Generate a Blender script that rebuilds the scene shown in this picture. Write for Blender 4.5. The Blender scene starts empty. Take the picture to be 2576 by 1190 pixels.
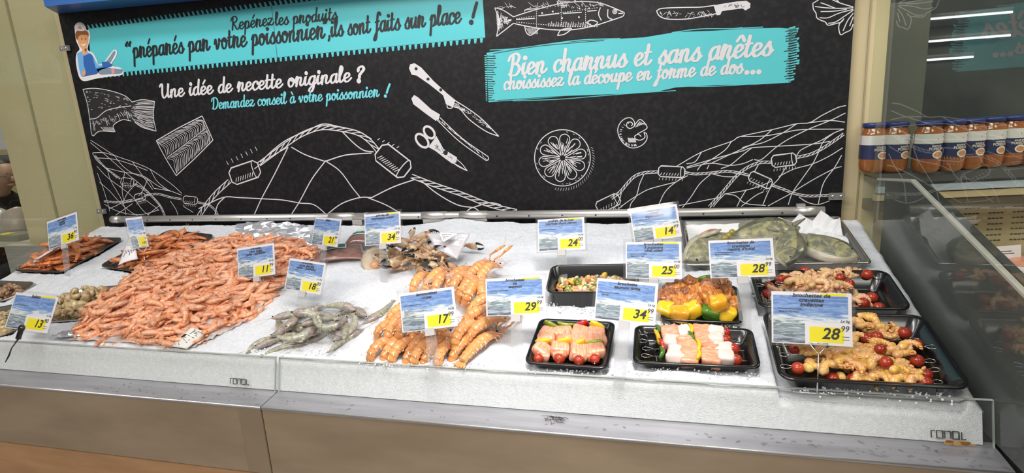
import bpy, bmesh, math, random
import numpy as np
from mathutils import Vector, Matrix, Euler, noise as mnoise
PI = math.pi
random.seed(7)
C = bpy.context.scene.collection
scene = bpy.context.scene

# ------------------------------------------------------------------ camera
F = 1457.0
CAM_Z = 1.55
PITCH, YAW, ROLL = [math.radians(a) for a in (12.7412, -15.3944, 3.5947)]
def cam_axes():
    cp, sp, cy, sy = math.cos(PITCH), math.sin(PITCH), math.cos(YAW), math.sin(YAW)
    f = Vector((sy*cp, cy*cp, -sp)); r = Vector((cy, -sy, 0)); d = f.cross(r)
    cr, sr = math.cos(ROLL), math.sin(ROLL)
    return r*cr+d*sr, d*cr-r*sr, f
CR, CD, CF = cam_axes()
cam_data = bpy.data.cameras.new('camera')
cam = bpy.data.objects.new('camera', cam_data); C.objects.link(cam)
cam_data.sensor_width = 36.0; cam_data.sensor_fit = 'HORIZONTAL'
cam_data.lens = F/2576*36.0
cam_data.clip_start = 0.02; cam_data.clip_end = 100
mw = Matrix((( CR.x, -CD.x, -CF.x, 0), (CR.y, -CD.y, -CF.y, 0), (CR.z, -CD.z, -CF.z, CAM_Z), (0, 0, 0, 1)))
cam.matrix_world = mw
scene.camera = cam

# ------------------------------------------------------------------ world, lamps, exposure
scene.view_settings.view_transform = 'Standard'
scene.view_settings.look = 'None'
scene.view_settings.exposure = 0.0
scene.view_settings.gamma = 1.0
scene.view_settings.use_curve_mapping = False
world = bpy.data.worlds.new('world'); scene.world = world
world.use_nodes = True
bg = world.node_tree.nodes['Background']
bg.inputs[0].default_value = (1.0, 0.97, 0.93, 1); bg.inputs[1].default_value = 0.34
def lamp(name, loc, target, sx, sy, power, col):
    l = bpy.data.lights.new(name, 'AREA'); l.shape = 'RECTANGLE'; l.size = sx; l.size_y = sy
    l.energy = power; l.color = col
    o = bpy.data.objects.new(name, l); C.objects.link(o); o.location = loc
    o.rotation_euler = (Vector(target)-Vector(loc)).to_track_quat('-Z', 'Y').to_euler()
    if name == 'lamp_spot': l.spread = math.radians(48)
    o['kind'] = 'structure'
    return o
lamp('lamp_counter', (-0.35, 0.85, 2.6), (-0.25, 1.35, 0.9), 1.1, 0.16, 12, (1.0, 0.97, 0.95))
lamp('lamp_counter', (-2.3, 1.2, 2.75), (-2.1, 1.6, 0.9), 1.3, 0.16, 4.5, (1.0, 0.95, 0.92))
lamp('lamp_back', (-1.2, 1.45, 2.55), (-1.2, 2.25, 1.5), 2.8, 0.10, 10, (0.92, 0.95, 1.0))
lamp('lamp_store', (-1.5, -1.2, 3.3), (-0.9, 1.7, 0.8), 3.2, 0.5, 80, (1.0, 0.95, 0.88))
lamp('lamp_store', (2.2, -0.6, 3.3), (0.6, 1.8, 0.8), 2.2, 0.4, 30, (1.0, 0.95, 0.88))
lamp('lamp_spot', (0.10, 0.75, 2.75), (-0.35, 1.36, 0.88), 0.30, 0.30, 2.6, (1.0, 0.96, 0.93))
lamp('lamp_case', (1.6, 2.1, 2.2), (1.5, 2.4, 1.0), 1.4, 0.12, 10, (1.0, 0.92, 0.80))
lamp('lamp_backroom', (-4.6, 3.2, 2.9), (-4.6, 3.1, 0.8), 1.0, 0.3, 18, (1.0, 0.93, 0.80))

# ------------------------------------------------------------------ measured planes
SL = math.radians(14.0); TS = math.tan(SL)
def zice(y): return CAM_Z - 1.0 + TS*y
def ray(px, py): return CR*((px-1288)/F) + CD*((py-595)/F) + CF
CAMP = Vector((0, 0, CAM_Z))
def on_ice(px, py, h=0.0):
    r = ray(px, py); k = (-1.0 + h/math.cos(SL))/(r.z - TS*r.y); return CAMP + r*k
def on_y(px, py, y):
    r = ray(px, py); return CAMP + r*(y/r.y)
def on_x(px, py, x):
    r = ray(px, py); return CAMP + r*(x/r.x)
def on_plane(px, py, p0, n):
    r = ray(px, py); return CAMP + r*((p0-CAMP).dot(n)/r.dot(n))
ES = Vector((0, math.cos(SL), math.sin(SL))); EN = Vector((0, -math.sin(SL), math.cos(SL)))
def ice_frame(p, yaw=0.0):
    """frame lying on the ice slope: X along the counter, Y up the slope, Z out of the ice"""
    m = Matrix(((1, 0, 0, p.x), (0, ES.y, EN.y, p.y), (0, ES.z, EN.z, p.z), (0, 0, 0, 1)))
    return m @ Matrix.Rotation(yaw, 4, 'Z')

# ------------------------------------------------------------------ materials
MATS = {}
def mat(name, col, rough=0.5, metal=0.0, col2=None, nscale=30.0, stretch=(1, 1, 1), bump=0.0, bscale=None, coat=0.0,
        trans=0.0, sss=0.0, alpha=1.0, rnd=0.0, emit=None, spec=0.5, lo=0.35, hi=0.65, detail=4.0, sssr=(0.01, 0.006, 0.004)):
    if name in MATS: return MATS[name]
    m = bpy.data.materials.new(name); m.use_nodes = True; nt = m.node_tree; N = nt.nodes; L = nt.links
    b = N['Principled BSDF']
    b.inputs['Base Color'].default_value = (*col, 1); b.inputs['Roughness'].default_value = rough
    b.inputs['Metallic'].default_value = metal; b.inputs['Specular IOR Level'].default_value = spec
    b.inputs['Coat Weight'].default_value = coat; b.inputs['Coat Roughness'].default_value = 0.08
    b.inputs['Transmission Weight'].default_value = trans; b.inputs['Alpha'].default_value = alpha
    if sss:
        b.inputs['Subsurface Weight'].default_value = sss; b.inputs['Subsurface Radius'].default_value = sssr
        b.inputs['Subsurface Scale'].default_value = 1.0
    if emit:
        b.inputs['Emission Color'].default_value = (*emit[0], 1); b.inputs['Emission Strength'].default_value = emit[1]
    last = None
    if col2 or bump or rnd:
        tc = N.new('ShaderNodeTexCoord'); mp = N.new('ShaderNodeMapping'); mp.inputs['Scale'].default_value = stretch
        L.new(tc.outputs['Object'], mp.inputs['Vector'])
    if rnd:
        oi = N.new('ShaderNodeObjectInfo'); ad = N.new('ShaderNodeVectorMath'); ad.operation = 'ADD'
        sc = N.new('ShaderNodeVectorMath'); sc.operation = 'SCALE'; sc.inputs['Scale'].default_value = 5.0
        cb = N.new('ShaderNodeCombineXYZ')
        for k in range(3): L.new(oi.outputs['Random'], cb.inputs[k])
        L.new(cb.outputs[0], sc.inputs[0]); L.new(mp.outputs[0], ad.inputs[0]); L.new(sc.outputs[0], ad.inputs[1])
        vec = ad.outputs[0]
    elif col2 or bump: vec = mp.outputs[0]
    if col2:
        nz = N.new('ShaderNodeTexNoise'); nz.inputs['Scale'].default_value = nscale; nz.inputs['Detail'].default_value = detail
        L.new(vec, nz.inputs['Vector'])
        rp = N.new('ShaderNodeValToRGB'); rp.color_ramp.elements[0].position = lo; rp.color_ramp.elements[1].position = hi
        rp.color_ramp.elements[0].color = (*col, 1); rp.color_ramp.elements[1].color = (*col2, 1)
        L.new(nz.outputs['Fac'], rp.inputs['Fac']); last = rp.outputs['Color']
        L.new(last, b.inputs['Base Color'])
    if rnd:
        hs = N.new('ShaderNodeHueSaturation'); mr = N.new('ShaderNodeMapRange')
        mr.inputs['To Min'].default_value = 1-rnd; mr.inputs['To Max'].default_value = 1+rnd
        L.new(oi.outputs['Random'], mr.inputs['Value']); L.new(mr.outputs[0], hs.inputs['Value'])
        if last: L.new(last, hs.inputs['Color'])
        else: hs.inputs['Color'].default_value = (*col, 1)
        L.new(hs.outputs[0], b.inputs['Base Color'])
    if bump:
        n2 = N.new('ShaderNodeTexNoise'); n2.inputs['Scale'].default_value = bscale or nscale*2; n2.inputs['Detail'].default_value = 3
        L.new(vec, n2.inputs['Vector']); bp = N.new('ShaderNodeBump'); bp.inputs['Strength'].default_value = bump
        bp.inputs['Distance'].default_value = 0.004
        L.new(n2.outputs['Fac'], bp.inputs['Height']); L.new(bp.outputs[0], b.inputs['Normal'])
    MATS[name] = m
    return m
def clear_mat(name, tint=(1, 1, 1), gloss=0.08, rough=0.03, haze=0.0):
    """thin clear plastic or glass sheet: lets light through, reflects by angle"""
    if name in MATS: return MATS[name]
    m = bpy.data.materials.new(name); m.use_nodes = True; nt = m.node_tree; N = nt.nodes; L = nt.links
    N.clear(); out = N.new('ShaderNodeOutputMaterial'); t = N.new('ShaderNodeBsdfTransparent'); g = N.new('ShaderNodeBsdfGlossy')
    t.inputs[0].default_value = (*tint, 1); g.inputs['Roughness'].default_value = rough
    fr = N.new('ShaderNodeFresnel'); fr.inputs['IOR'].default_value = 1.5
    ge = N.new('ShaderNodeNewGeometry'); iv = N.new('ShaderNodeMath'); iv.operation = 'SUBTRACT'; iv.inputs[0].default_value = 1.0
    L.new(ge.outputs['Backfacing'], iv.inputs[1]); ml = N.new('ShaderNodeMath'); ml.operation = 'MULTIPLY'; ml.use_clamp = True
    L.new(fr.outputs[0], ml.inputs[0]); L.new(iv.outputs[0], ml.inputs[1])
    mx = N.new('ShaderNodeMixShader'); L.new(ml.outputs[0], mx.inputs[0])
    base = t
    if haze:
        d = N.new('ShaderNodeBsdfDiffuse'); d.inputs[0].default_value = (0.75, 0.78, 0.76, 1)
        m2 = N.new('ShaderNodeMixShader'); m2.inputs[0].default_value = haze
        L.new(t.outputs[0], m2.inputs[1]); L.new(d.outputs[0], m2.inputs[2]); base = m2
    L.new(base.outputs[0], mx.inputs[1]); L.new(g.outputs[0], mx.inputs[2]); L.new(mx.outputs[0], out.inputs[0])
    MATS[name] = m; return m

# ------------------------------------------------------------------ mesh builder
class MB:
    def __init__(s): s.v = []; s.f = []; s.mi = []; s.sm = []
    def add(s, vs, fs, mi=0, smooth=True, M=None):
        o = len(s.v)
        s.v += [tuple(M @ Vector(v)) if M is not None else tuple(v) for v in vs]
        s.f += [tuple(i+o for i in f) for f in fs]; s.mi += [mi]*len(fs); s.sm += [smooth]*len(fs)
        return s
    def box(s, lo, hi, mi=0, M=None):
        x0, y0, z0 = lo; x1, y1, z1 = hi
        v = [(x0,y0,z0),(x1,y0,z0),(x1,y1,z0),(x0,y1,z0),(x0,y0,z1),(x1,y0,z1),(x1,y1,z1),(x0,y1,z1)]
        f = [(3,2,1,0),(4,5,6,7),(0,1,5,4),(1,2,6,5),(2,3,7,6),(3,0,4,7)]
        return s.add(v, f, mi, False, M)
    def loft(s, rings, mi=0, cap=True, closed=True, smooth=True, mis=None, M=None):
        n = len(rings[0]); v = [p for r in rings for p in r]; o = len(s.v); fs = []; ms = []
        for i in range(len(rings)-1):
            for j in range(n if closed else n-1):
                k = (j+1) % n
                fs.append((i*n+j, i*n+k, (i+1)*n+k, (i+1)*n+j)); ms.append(mis[i] if mis else mi)
        if cap:
            fs.append(tuple(range(n-1, -1, -1))); ms.append(ms[0]); fs.append(tuple((len(rings)-1)*n+j for j in range(n))); ms.append(ms[-2])
        s.v += [tuple(M @ Vector(p)) if M is not None else tuple(p) for p in v]
        s.f += [tuple(a+o for a in f) for f in fs]; s.mi += ms; s.sm += [smooth]*len(fs)
        return s
    def tube(s, pts, r, n=6, mi=0, cap=True, M=None, flat=1.0):
        pts = [Vector(p) for p in pts]; m = len(pts)
        rr = r if isinstance(r, (list, tuple)) else [r]*m
        rings = []; up = None
        for i in range(m):
            t = (pts[min(i+1, m-1)]-pts[max(i-1, 0)])
            if t.length < 1e-9: t = Vector((0, 0, 1))
            t.normalize()
            if up is None:
                up = Vector((0, 0, 1)) if abs(t.z) < 0.9 else Vector((1, 0, 0))
            a = t.cross(up)
            if a.length < 1e-6: a = t.cross(Vector((1, 0.3, 0)))
            a.normalize(); b = a.cross(t); b.normalize(); up = b
            rings.append([pts[i]+(a*math.cos(2*PI*j/n)+b*math.sin(2*PI*j/n)*flat)*rr[i] for j in range(n)])
        return s.loft(rings, mi, cap, True, True, None, M)
    def ell(s, c, r, nu=12, nv=8, mi=0, M=None, R=None, p=1.0):
        c = Vector(c); r = r if isinstance(r, (list, tuple)) else (r, r, r); rings = []
        def sp(x): return math.copysign(abs(x)**p, x)
        for i in range(nv+1):
            th = PI*i/nv; th = min(max(th, 0.02), PI-0.02)
            ring = []
            for j in range(nu):
                ph = 2*PI*j/nu
                q = Vector((r[0]*sp(math.sin(th))*sp(math.cos(ph)), r[1]*sp(math.sin(th))*sp(math.sin(ph)), -r[2]*sp(math.cos(th))))
                if R is not None: q = R @ q
                ring.append(c+q)
            rings.append(ring)
        return s.loft(rings, mi, True, True, True, None, M)
    def lathe(s, prof, n=24, mi=0, cap=False, M=None, mis=None):
        rings = [[Vector((r*math.cos(2*PI*j/n), r*math.sin(2*PI*j/n), z)) for j in range(n)] for r, z in prof]
        return s.loft(rings, mi, cap, True, True, mis, M)
    def prism(s, poly, d, mi=0, M=None):
        """poly: list of 3-D points, d: offset vector"""
        n = len(poly); d = Vector(d); v = [Vector(p) for p in poly]+[Vector(p)+d for p in poly]
        f = [tuple(range(n)), tuple(range(2*n-1, n-1, -1))]+[(i, i+n, (i+1) % n+n, (i+1) % n) for i in range(n)]
        return s.add(v, f, mi, False, M)
    def build(s, name, mats, parent=None, M=None, fix=True):
        me = bpy.data.meshes.new(name); me.from_pydata(s.v, [], s.f)
        ml = mats if isinstance(mats, (list, tuple)) else [mats]
        for m in ml: me.materials.append(m)
        me.polygons.foreach_set('material_index', s.mi); me.polygons.foreach_set('use_smooth', s.sm)
        if fix:
            bm = bmesh.new(); bm.from_mesh(me); bmesh.ops.recalc_face_normals(bm, faces=bm.faces); bm.to_mesh(me); bm.free()
        me.update()
        o = bpy.data.objects.new(name, me); C.objects.link(o)
        if parent is not None: o.parent = parent
        if M is not None: o.matrix_local = M
        return o
def tag(o, label=None, cat=None, group=None, kind=None):
    if label: o['label'] = label
    if cat: o['category'] = cat
    if group: o['group'] = group
    if kind: o['kind'] = kind
    return o
def empty(name, M, label, cat, group=None):
    o = bpy.data.objects.new(name, None); C.objects.link(o); o.empty_display_size = 0.02
    o.matrix_world = M if isinstance(M, Matrix) else Matrix.Translation(Vector(M))
    return tag(o, label, cat, group)
def dup(o, M, label=None, group=None):
    """a copy of a thing with copies of its parts and sub-parts"""
    r = o.copy(); C.objects.link(r); r.matrix_world = M
    if label: r['label'] = label
    if group: r['group'] = group
    for ch in o.children:
        c = ch.copy(); C.objects.link(c); c.parent = r
        for g in ch.children:
            d = g.copy(); C.objects.link(d); d.parent = c
    return r
def R3(*e): return Euler(e).to_matrix()
def TM(x, y, z): return Matrix.Translation((x, y, z))
def RX(a): return Matrix.Rotation(a, 4, 'X')
def RY(a): return Matrix.Rotation(a, 4, 'Y')
def RZ(a): return Matrix.Rotation(a, 4, 'Z')
def SC(a): return Matrix.Scale(a, 4)
def catmull(pts, k=5):
    if len(pts) < 3: return [tuple(p) for p in pts]
    P = [np.array(p, float) for p in pts]; P = [2*P[0]-P[1]]+P+[2*P[-1]-P[-2]]; out = []
    for i in range(1, len(P)-2):
        for j in range(k):
            t = j/k
            out.append(tuple(0.5*((2*P[i])+(P[i+1]-P[i-1])*t+(2*P[i-1]-5*P[i]+4*P[i+1]-P[i+2])*t*t+(3*P[i]-P[i-1]-3*P[i+1]+P[i+2])*t**3)))
    out.append(tuple(P[-2])); return out
# ------------------------------------------------------------------ shared materials
M_black = mat('board_black', (0.009, 0.0087, 0.0105), 0.40, col2=(0.026, 0.025, 0.028), nscale=55, lo=0.45, hi=0.88, bump=0.05, bscale=300, spec=0.28)
M_chalk = mat('chalk_white', (0.66, 0.645, 0.665), 0.7)
M_chalk_dim = mat('chalk_grey', (0.38, 0.37, 0.39), 0.8, col2=(0.60, 0.59, 0.61), nscale=180)
M_turq = mat('turquoise_print', (0.09, 0.53, 0.58), 0.35, col2=(0.105, 0.555, 0.60), nscale=3, spec=0.5)
M_turqtxt = mat('turquoise_lettering', (0.15, 0.60, 0.68), 0.5)
M_ink = mat('black_ink', (0.012, 0.012, 0.014), 0.5)
M_steel = mat('brushed_steel', (0.62, 0.60, 0.57), 0.36, 0.7, col2=(0.74, 0.72, 0.70), nscale=4, stretch=(1, 30, 30), bump=0.03, bscale=400)
M_front = mat('worn_steel', (0.33, 0.255, 0.18), 0.38, 0.5, col2=(0.43, 0.34, 0.245), nscale=2.6, stretch=(1, 1, 3.5), bump=0.02, bscale=60)
M_frontd = mat('worn_steel_dark', (0.29, 0.225, 0.155), 0.40, 0.45, col2=(0.35, 0.275, 0.19), nscale=2.5)
M_lip = mat('ledge_steel', (0.33, 0.33, 0.355), 0.30, 0.5, col2=(0.41, 0.41, 0.44), nscale=6, stretch=(1, 8, 8))
M_wood = mat('wood_panel', (0.36, 0.20, 0.095), 0.45, col2=(0.43, 0.25, 0.125), nscale=5, stretch=(1, 1, 6))
M_ice = mat('crushed_ice', (0.73, 0.76, 0.82), 0.45, col2=(0.83, 0.85, 0.89), nscale=110, bump=0.6, bscale=420, spec=0.6)
M_beige = mat('cream_wall', (0.56, 0.475, 0.285), 0.42, col2=(0.60, 0.51, 0.315), nscale=1.6, spec=0.5)
M_beige2 = mat('cream_case', (0.62, 0.50, 0.30), 0.5)
M_blue = mat('blue_paint', (0.035, 0.12, 0.36), 0.35)
M_dark = mat('dark_gap', (0.012, 0.012, 0.012), 0.6)
M_blackplastic = mat('black_plastic', (0.010, 0.010, 0.011), 0.16, coat=0.3)
M_white = mat('white_card', (0.80, 0.77, 0.80), 0.5)
M_paper = mat('white_paper', (0.80, 0.80, 0.82), 0.6, bump=0.1, bscale=30)
M_clear = clear_mat('clear_plastic', (0.985, 0.985, 0.985), rough=0.05, haze=0.012)
M_clear2 = clear_mat('cloudy_plastic', (0.94, 0.94, 0.95), rough=0.08, haze=0.11)
M_glass = clear_mat('clear_glass', (0.93, 0.96, 0.94), rough=0.015)
M_glassfront = clear_mat('front_glass', (0.985, 0.99, 0.98), rough=0.03, haze=0.02)
M_glasshaze = clear_mat('misted_glass', (0.86, 0.90, 0.87), rough=0.03, haze=0.05)
M_glassedge = mat('glass_edge', (0.45, 0.50, 0.46), 0.25)
M_chrome = mat('chrome_wire', (0.75, 0.75, 0.76), 0.18, 1.0)
M_alu = mat('aluminium_tray', (0.50, 0.49, 0.46), 0.28, 1.0, col2=(0.58, 0.57, 0.54), nscale=10)
M_darktray = mat('dark_metal_tray', (0.16, 0.15, 0.14), 0.3, 0.9)
M_yellow = mat('yellow_patch', (0.86, 0.75, 0.0), 0.45)

def bx(name, lo, hi, m, parent=None):
    return MB().box(lo, hi).build(name, m, parent)
def structure(o): o['kind'] = 'structure'; return o

# ------------------------------------------------------------------ setting
structure(bx('floor', (-7, -3.0, -0.02), (5, 6, 0.0), mat('floor_tile', (0.42, 0.38, 0.33), 0.35)))
WX = -3.352
structure(bx('wall_back', (WX, 2.30, 0.0), (-2.765, 2.36, 2.6), M_beige))
structure(bx('trim_1', (-3.115, 2.292, 0.0), (-3.105, 2.2995, 2.6), mat('cream_seam', (0.34, 0.30, 0.18), 0.6)))
structure(bx('wall_right', (0.605, 2.285, 0.0), (0.712, 2.36, 2.6), M_beige))
structure(bx('trim_2', (0.652, 2.280, 0.9), (0.656, 2.2845, 2.6), mat('cream_seam', (0.34, 0.30, 0.18), 0.6)))
structure(bx('wall_far', (-7.0, 3.9, 0.0), (-2.6, 3.96, 3.0), mat('yellow_wall', (0.55, 0.47, 0.28), 0.6)))
structure(bx('wall_store', (0.712, 4.2, 0.0), (5.0, 4.26, 3.4), mat('dark_store', (0.075, 0.09, 0.085), 0.5, col2=(0.15, 0.17, 0.155), nscale=2.0, lo=0.45, hi=0.7)))
structure(bx('wall_left', (-7.06, -3, 0.0), (-7.0, 3.96, 3.4), mat('grey_wall', (0.40, 0.37, 0.33), 0.7)))
structure(bx('ceiling', (-7, -3, 3.45), (5, 4.3, 3.5), mat('ceiling_white', (0.55, 0.54, 0.52), 0.8)))
structure(bx('trim_4', (1.20, 3.9, 0.0), (1.42, 4.15, 1.98), mat('reflection_block', (0.24, 0.26, 0.21), 0.6)))  # pale block added in place of a silhouette reflected in the glass
for k, (x0, x1, y, z, lab) in enumerate(((1.42, 1.85, 4.0, on_y(2410, 42, 4.0).z, 'upper lit strip lamp in the store beyond the right glass'), (1.46, 1.90, 4.1, on_y(2460, 95, 4.1).z, 'middle lit strip lamp in the store beyond the right glass'), (1.30, 1.75, 4.15, on_y(2350, 150, 4.15).z, 'lowest lit strip lamp in the store beyond the right glass'))):
    t = empty('strip_lamp', ((x0+x1)/2, y, z), lab, 'lamp', 'strip lamps beyond the glass')
    for nm, hz, m in (('housing', .018, mat('lamp_housing', (0.3, 0.3, 0.3), .5)), ('tube', .0, mat('lamp_tube', (0.9, 0.9, 0.9), .4, emit=((0.9, 0.97, 1.0), 1.3)))):
        o = MB().tube([(x0, y, z+hz), (x1, y, z+hz)], .006 if hz == 0 else .012, 8).build(nm, m); o.parent = t; o.matrix_parent_inverse = t.matrix_world.inverted()
# blue sloping soffit above the board
A = on_y(146, 34.5, 2.252); B = on_y(494, 2, 2.252); dr = (B-A).normalized(); B2 = A+dr*3.6
V = (on_y(82, 0, 1.95)-A).normalized()*0.22
mb = MB(); nn = dr.cross(V).normalized()*0.03
if nn.z < 0: nn = -nn
mb.prism([A, B2, B2+V, A+V], nn)
structure(mb.build('trim_3', M_blue))

# ------------------------------------------------------------------ the counter: two modules with a seam at the joint
XS = -1.090
def counter(x0, x1, label, seam_end):
    t = empty('fish_counter', ((x0+x1)/2, 1.6, 0), label, 'counter')
    L = lambda mb, n, m, p=t: (lambda o: (setattr(o, 'parent', p), setattr(o, 'matrix_parent_inverse', p.matrix_world.inverted()), o)[-1])(mb.build(n, m))
    L(MB().box((x0, 1.228, 0.566), (x1, 1.26, 0.776)), 'front_panel', M_front)
    if seam_end: L(MB().box((x1-0.075, 1.2262, 0.567), (x1-0.001, 1.2279, 0.775)), 'joint_plate', M_frontd)
    L(MB().box((x0, 1.236, 0.0), (x1, 1.27, 0.5655)), 'plinth_panel', M_wood)
    mb = MB(); mb.prism([(x0, 1.226, 0.7785), (x0, 1.32, 0.7865), (x0, 1.32, 0.776), (x0, 1.226, 0.770)], (x1-x0, 0, 0))
    L(mb, 'ledge', M_lip)
    L(MB().tube([(x0, 1.2265, 0.7765), (x1, 1.2265, 0.7765)], 0.0022, 8), 'ledge_rim', mat('bright_rim', (0.92, 0.92, 0.93), 0.2, 0.8))
    L(MB().box((x0, 1.33, 0.70), (x1, 2.24, 0.76)), 'ice_tub', M_steel)
    L(MB().box((x0, 2.20, 0.0), (x1, 2.25, 0.99)), 'back_panel', M_steel)
    g = 0.004
    t15 = math.tan(math.radians(15)); z0, z1 = 0.785, 0.882
    y0 = 1.297; y1 = y0+(z1-z0)*t15
    mb = MB(); mb.prism([(x0+g, y0, z0), (x0+g, y1, z1), (x0+g, y1+0.006, z1-0.0015), (x0+g, y0+0.006, z0)], (x1-x0-2*g, 0, 0))
    gl = L(mb, 'glass_panel', M_glassfront)
    e = MB().box((x0+g, y1-0.0002, z1-0.0005), (x1-g, y1+0.0062, z1+0.0010))
    for xx in (x0+g, x1-g-0.0016):
        e.prism([(xx, y0-0.0002, z0), (xx, y1-0.0002, z1), (xx, y1+0.0062, z1), (xx, y0+0.0062, z0)], (0.0016, 0, 0))
    ee = e.build('glass_edge', M_glassedge); ee.parent = gl; ee.matrix_parent_inverse = gl.matrix_world.inverted()
    return t, gl
c1, gl1 = counter(-3.4, XS-0.0015, 'long left steel counter module with wood plinth, ending at the seam in the ledge', True)
c2, gl2 = counter(XS+0.0015, 0.668, 'right steel counter module with clear front glass and wet ledge, running to the right corner', False)
# maker's lettering on the two glass panels
def glyph_strokes():
    r = [[(0, 0), (0, .86), (.42, .86)]]
    o = [[(.0, .08), (.0, .86), (.62, .86), (.62, .0), (.0, .0), (0, .08)]]
    n = [[(0, 0), (0, .86), (.55, .86), (.62, .80), (.62, 0)]]
    a = [[(.08, .86), (.62, .86), (.62, .0), (.0, .0), (.0, .45), (.62, .45)]]
    a = [[(.62, .86), (.0, .86), (.0, .0), (.62, .0), (.62, .86)], [(.62, .0), (.70, .0)]]
    l = [[(0, .86), (0, .0), (.46, .0)]]
    return [(r, .56), (o, .82), (n, .82), (a, .88), (l, .5)]
RC = [0]
def ribbon(mb, pts, w, mi=0, cap=True):
    """flat stroke in the XZ plane with round joins; pts are (x,z); w width or list"""
    pts = [np.array(p, float) for p in pts]; n = len(pts)
    if n < 2: return
    ww = w if isinstance(w, (list, tuple)) else [w]*n
    vs = []; fs = []
    for i in range(n):
        t = pts[min(i+1, n-1)]-pts[max(i-1, 0)]; l = np.hypot(*t) or 1e-9; t = t/l
        a = np.array([-t[1], t[0]])*ww[i]/2
        if 0 < i < n-1:
            t1 = pts[i]-pts[i-1]; l1 = np.hypot(*t1) or 1e-9; c = max(0.5, abs(np.dot(t1/l1, t)))
            a = a/c
        vs += [(*(pts[i]+a),), (*(pts[i]-a),)]
    for i in range(n-1): fs.append((2*i, 2*i+1, 2*i+3, 2*i+2))
    RC[0] += 1; d0 = 5e-5+2e-5*(RC[0] % 15)
    mb.add([(v[0], -d0-1e-6*(i//2), v[1]) for i, v in enumerate(vs)], fs, mi, False)
    if cap:
        for i, sgn in ((0, -1), (n-1, 1)):
            t = (pts[1]-pts[0]) if i == 0 else (pts[-1]-pts[-2]); l = np.hypot(*t) or 1e-9; t = t/l*sgn; a = np.array([-t[1], t[0]])
            arc = [pts[i]+ww[i]/2*(a*math.cos(k*PI/5)+t*math.sin(k*PI/5)) for k in range(6)]
            mb.add([(q[0], -d0-1e-5-1e-6*i, q[1]) for q in arc], [tuple(range(6))], mi, False)
def maker(gl, px0, px1, name='maker_lettering'):
    t15 = math.radians(15)
    p0 = Vector((0, 1.297, 0.785)); nrm = Vector((0, -math.cos(t15), math.sin(t15)))
    a = on_plane(*px0, p0, nrm); b = on_plane(*px1, p0, nrm); W = (b-a).length
    mb = MB(); x = 0; tot = sum(q[1] for q in glyph_strokes())-0.05; s = W/tot
    for st, adv in glyph_strokes():
        for p in st: ribbon(mb, [((x+q[0])*s, q[1]*s*0.98) for q in p], 0.14*s, cap=False)
        x += adv
    X = (b-a).normalized(); Y = -nrm; Z = X.cross(Y)*1.0
    if Z.z < 0: Z = -Z
    M = Matrix(((X.x, Y.x, Z.x, a.x), (X.y, Y.y, Z.y, a.y), (X.z, Y.z, Z.z, a.z), (0, 0, 0, 1)))
    for k in range(14):
        mb.add([((tot*0.52+k*0.1)*s, 0, -.28*s), ((tot*0.52+k*0.1+0.055)*s, 0, -.28*s), ((tot*0.52+k*0.1+0.055)*s, 0, -.20*s), ((tot*0.52+k*0.1)*s, 0, -.20*s)], [(0, 1, 2, 3)], 1, False)
    o = mb.build(name, [mat('grey_print', (0.06, 0.06, 0.06), 0.5), mat('pale_print', (0.45, 0.45, 0.43), 0.5)])
    o.matrix_world = Matrix.Translation(nrm*0.0012) @ M
    o.parent = gl; o.matrix_parent_inverse = gl.matrix_world.inverted()
maker(gl1, (580, 965), (627, 968)); maker(gl2, (2342, 1100), (2430, 1106))
# rust blot at the right end of the glass foot
mb = MB()
for k in range(26):
    a = random.uniform(0, 2*PI); r = random.random()**0.5
    c = Vector((0.597+0.030*r*math.cos(a), 1.2935, 0.790+0.008*r*abs(math.sin(a))))
    q = random.uniform(0.002, 0.006)
    mb.add([c+Vector((q*1.6*math.cos(j*PI/4), -0.0006*k/26, q*0.7*math.sin(j*PI/4))) for j in range(8)], [tuple(range(8))], k % 2, False)
o = mb.build('rust_stain', [mat('rust', (0.30, 0.12, 0.02), 0.8), mat('rust_pale', (0.55, 0.33, 0.12), 0.8)])
o.parent = gl2; o.matrix_parent_inverse = gl2.matrix_world.inverted()

DEPR = []
def ice_noise(x, y):
    v = mnoise.fractal(Vector((x*9, y*9, 0.3)), 1.0, 2.0, 4)*0.006+mnoise.noise(Vector((x*70, y*70, 1.1)))*0.0016
    b = max(0.0, (y-2.06)/0.13)
    if b > 0 and -1.75 < x < -0.1:
        v += b*(-0.004+0.040*max(0, mnoise.noise(Vector((x*5.5, 4.2, 0)))))
    return v-0.002
# loose crystals along tray fronts
mb = MB()
def crystals(pxa, pxb, n, spread=0.02):
    for k in range(n):
        t = random.random(); p = on_ice(pxa[0]+(pxb[0]-pxa[0])*t, pxa[1]+(pxb[1]-pxa[1])*t)
        p += Vector((random.gauss(0, spread*0.4), random.gauss(0, spread*0.5), 0)); p.z = zice(p.y)+ice_noise(p.x, p.y)+random.uniform(0.000, 0.004)
        r = random.uniform(0.0016, 0.0036); p.x = min(p.x, .640)
        mb.ell(p, (r*random.uniform(.7, 1.4), r*random.uniform(.7, 1.3), r*random.uniform(.5, 1)), 5, 4, 0, R=R3(random.random()*3, random.random()*3, random.random()*3))
for a, b, n in (((1310, 935), (1540, 935), 60), ((1590, 935), (1915, 942), 70), ((1980, 975), (2390, 1000), 80), ((1650, 815), (1880, 826), 90), ((2300, 995), (2400, 1000), 10),
                 ((900, 915), (1240, 915), 90), ((1375, 770), (1500, 790), 60), ((620, 880), (860, 890), 60), ((120, 690), (380, 690), 30)): crystals(a, b, n)
tag(mb.build('ice_crystals', mat('ice_crystal', (0.76, 0.79, 0.84), 0.15, spec=0.8)), 'loose wet ice grains scattered along the tray edges', 'ice', kind='stuff')

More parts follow.
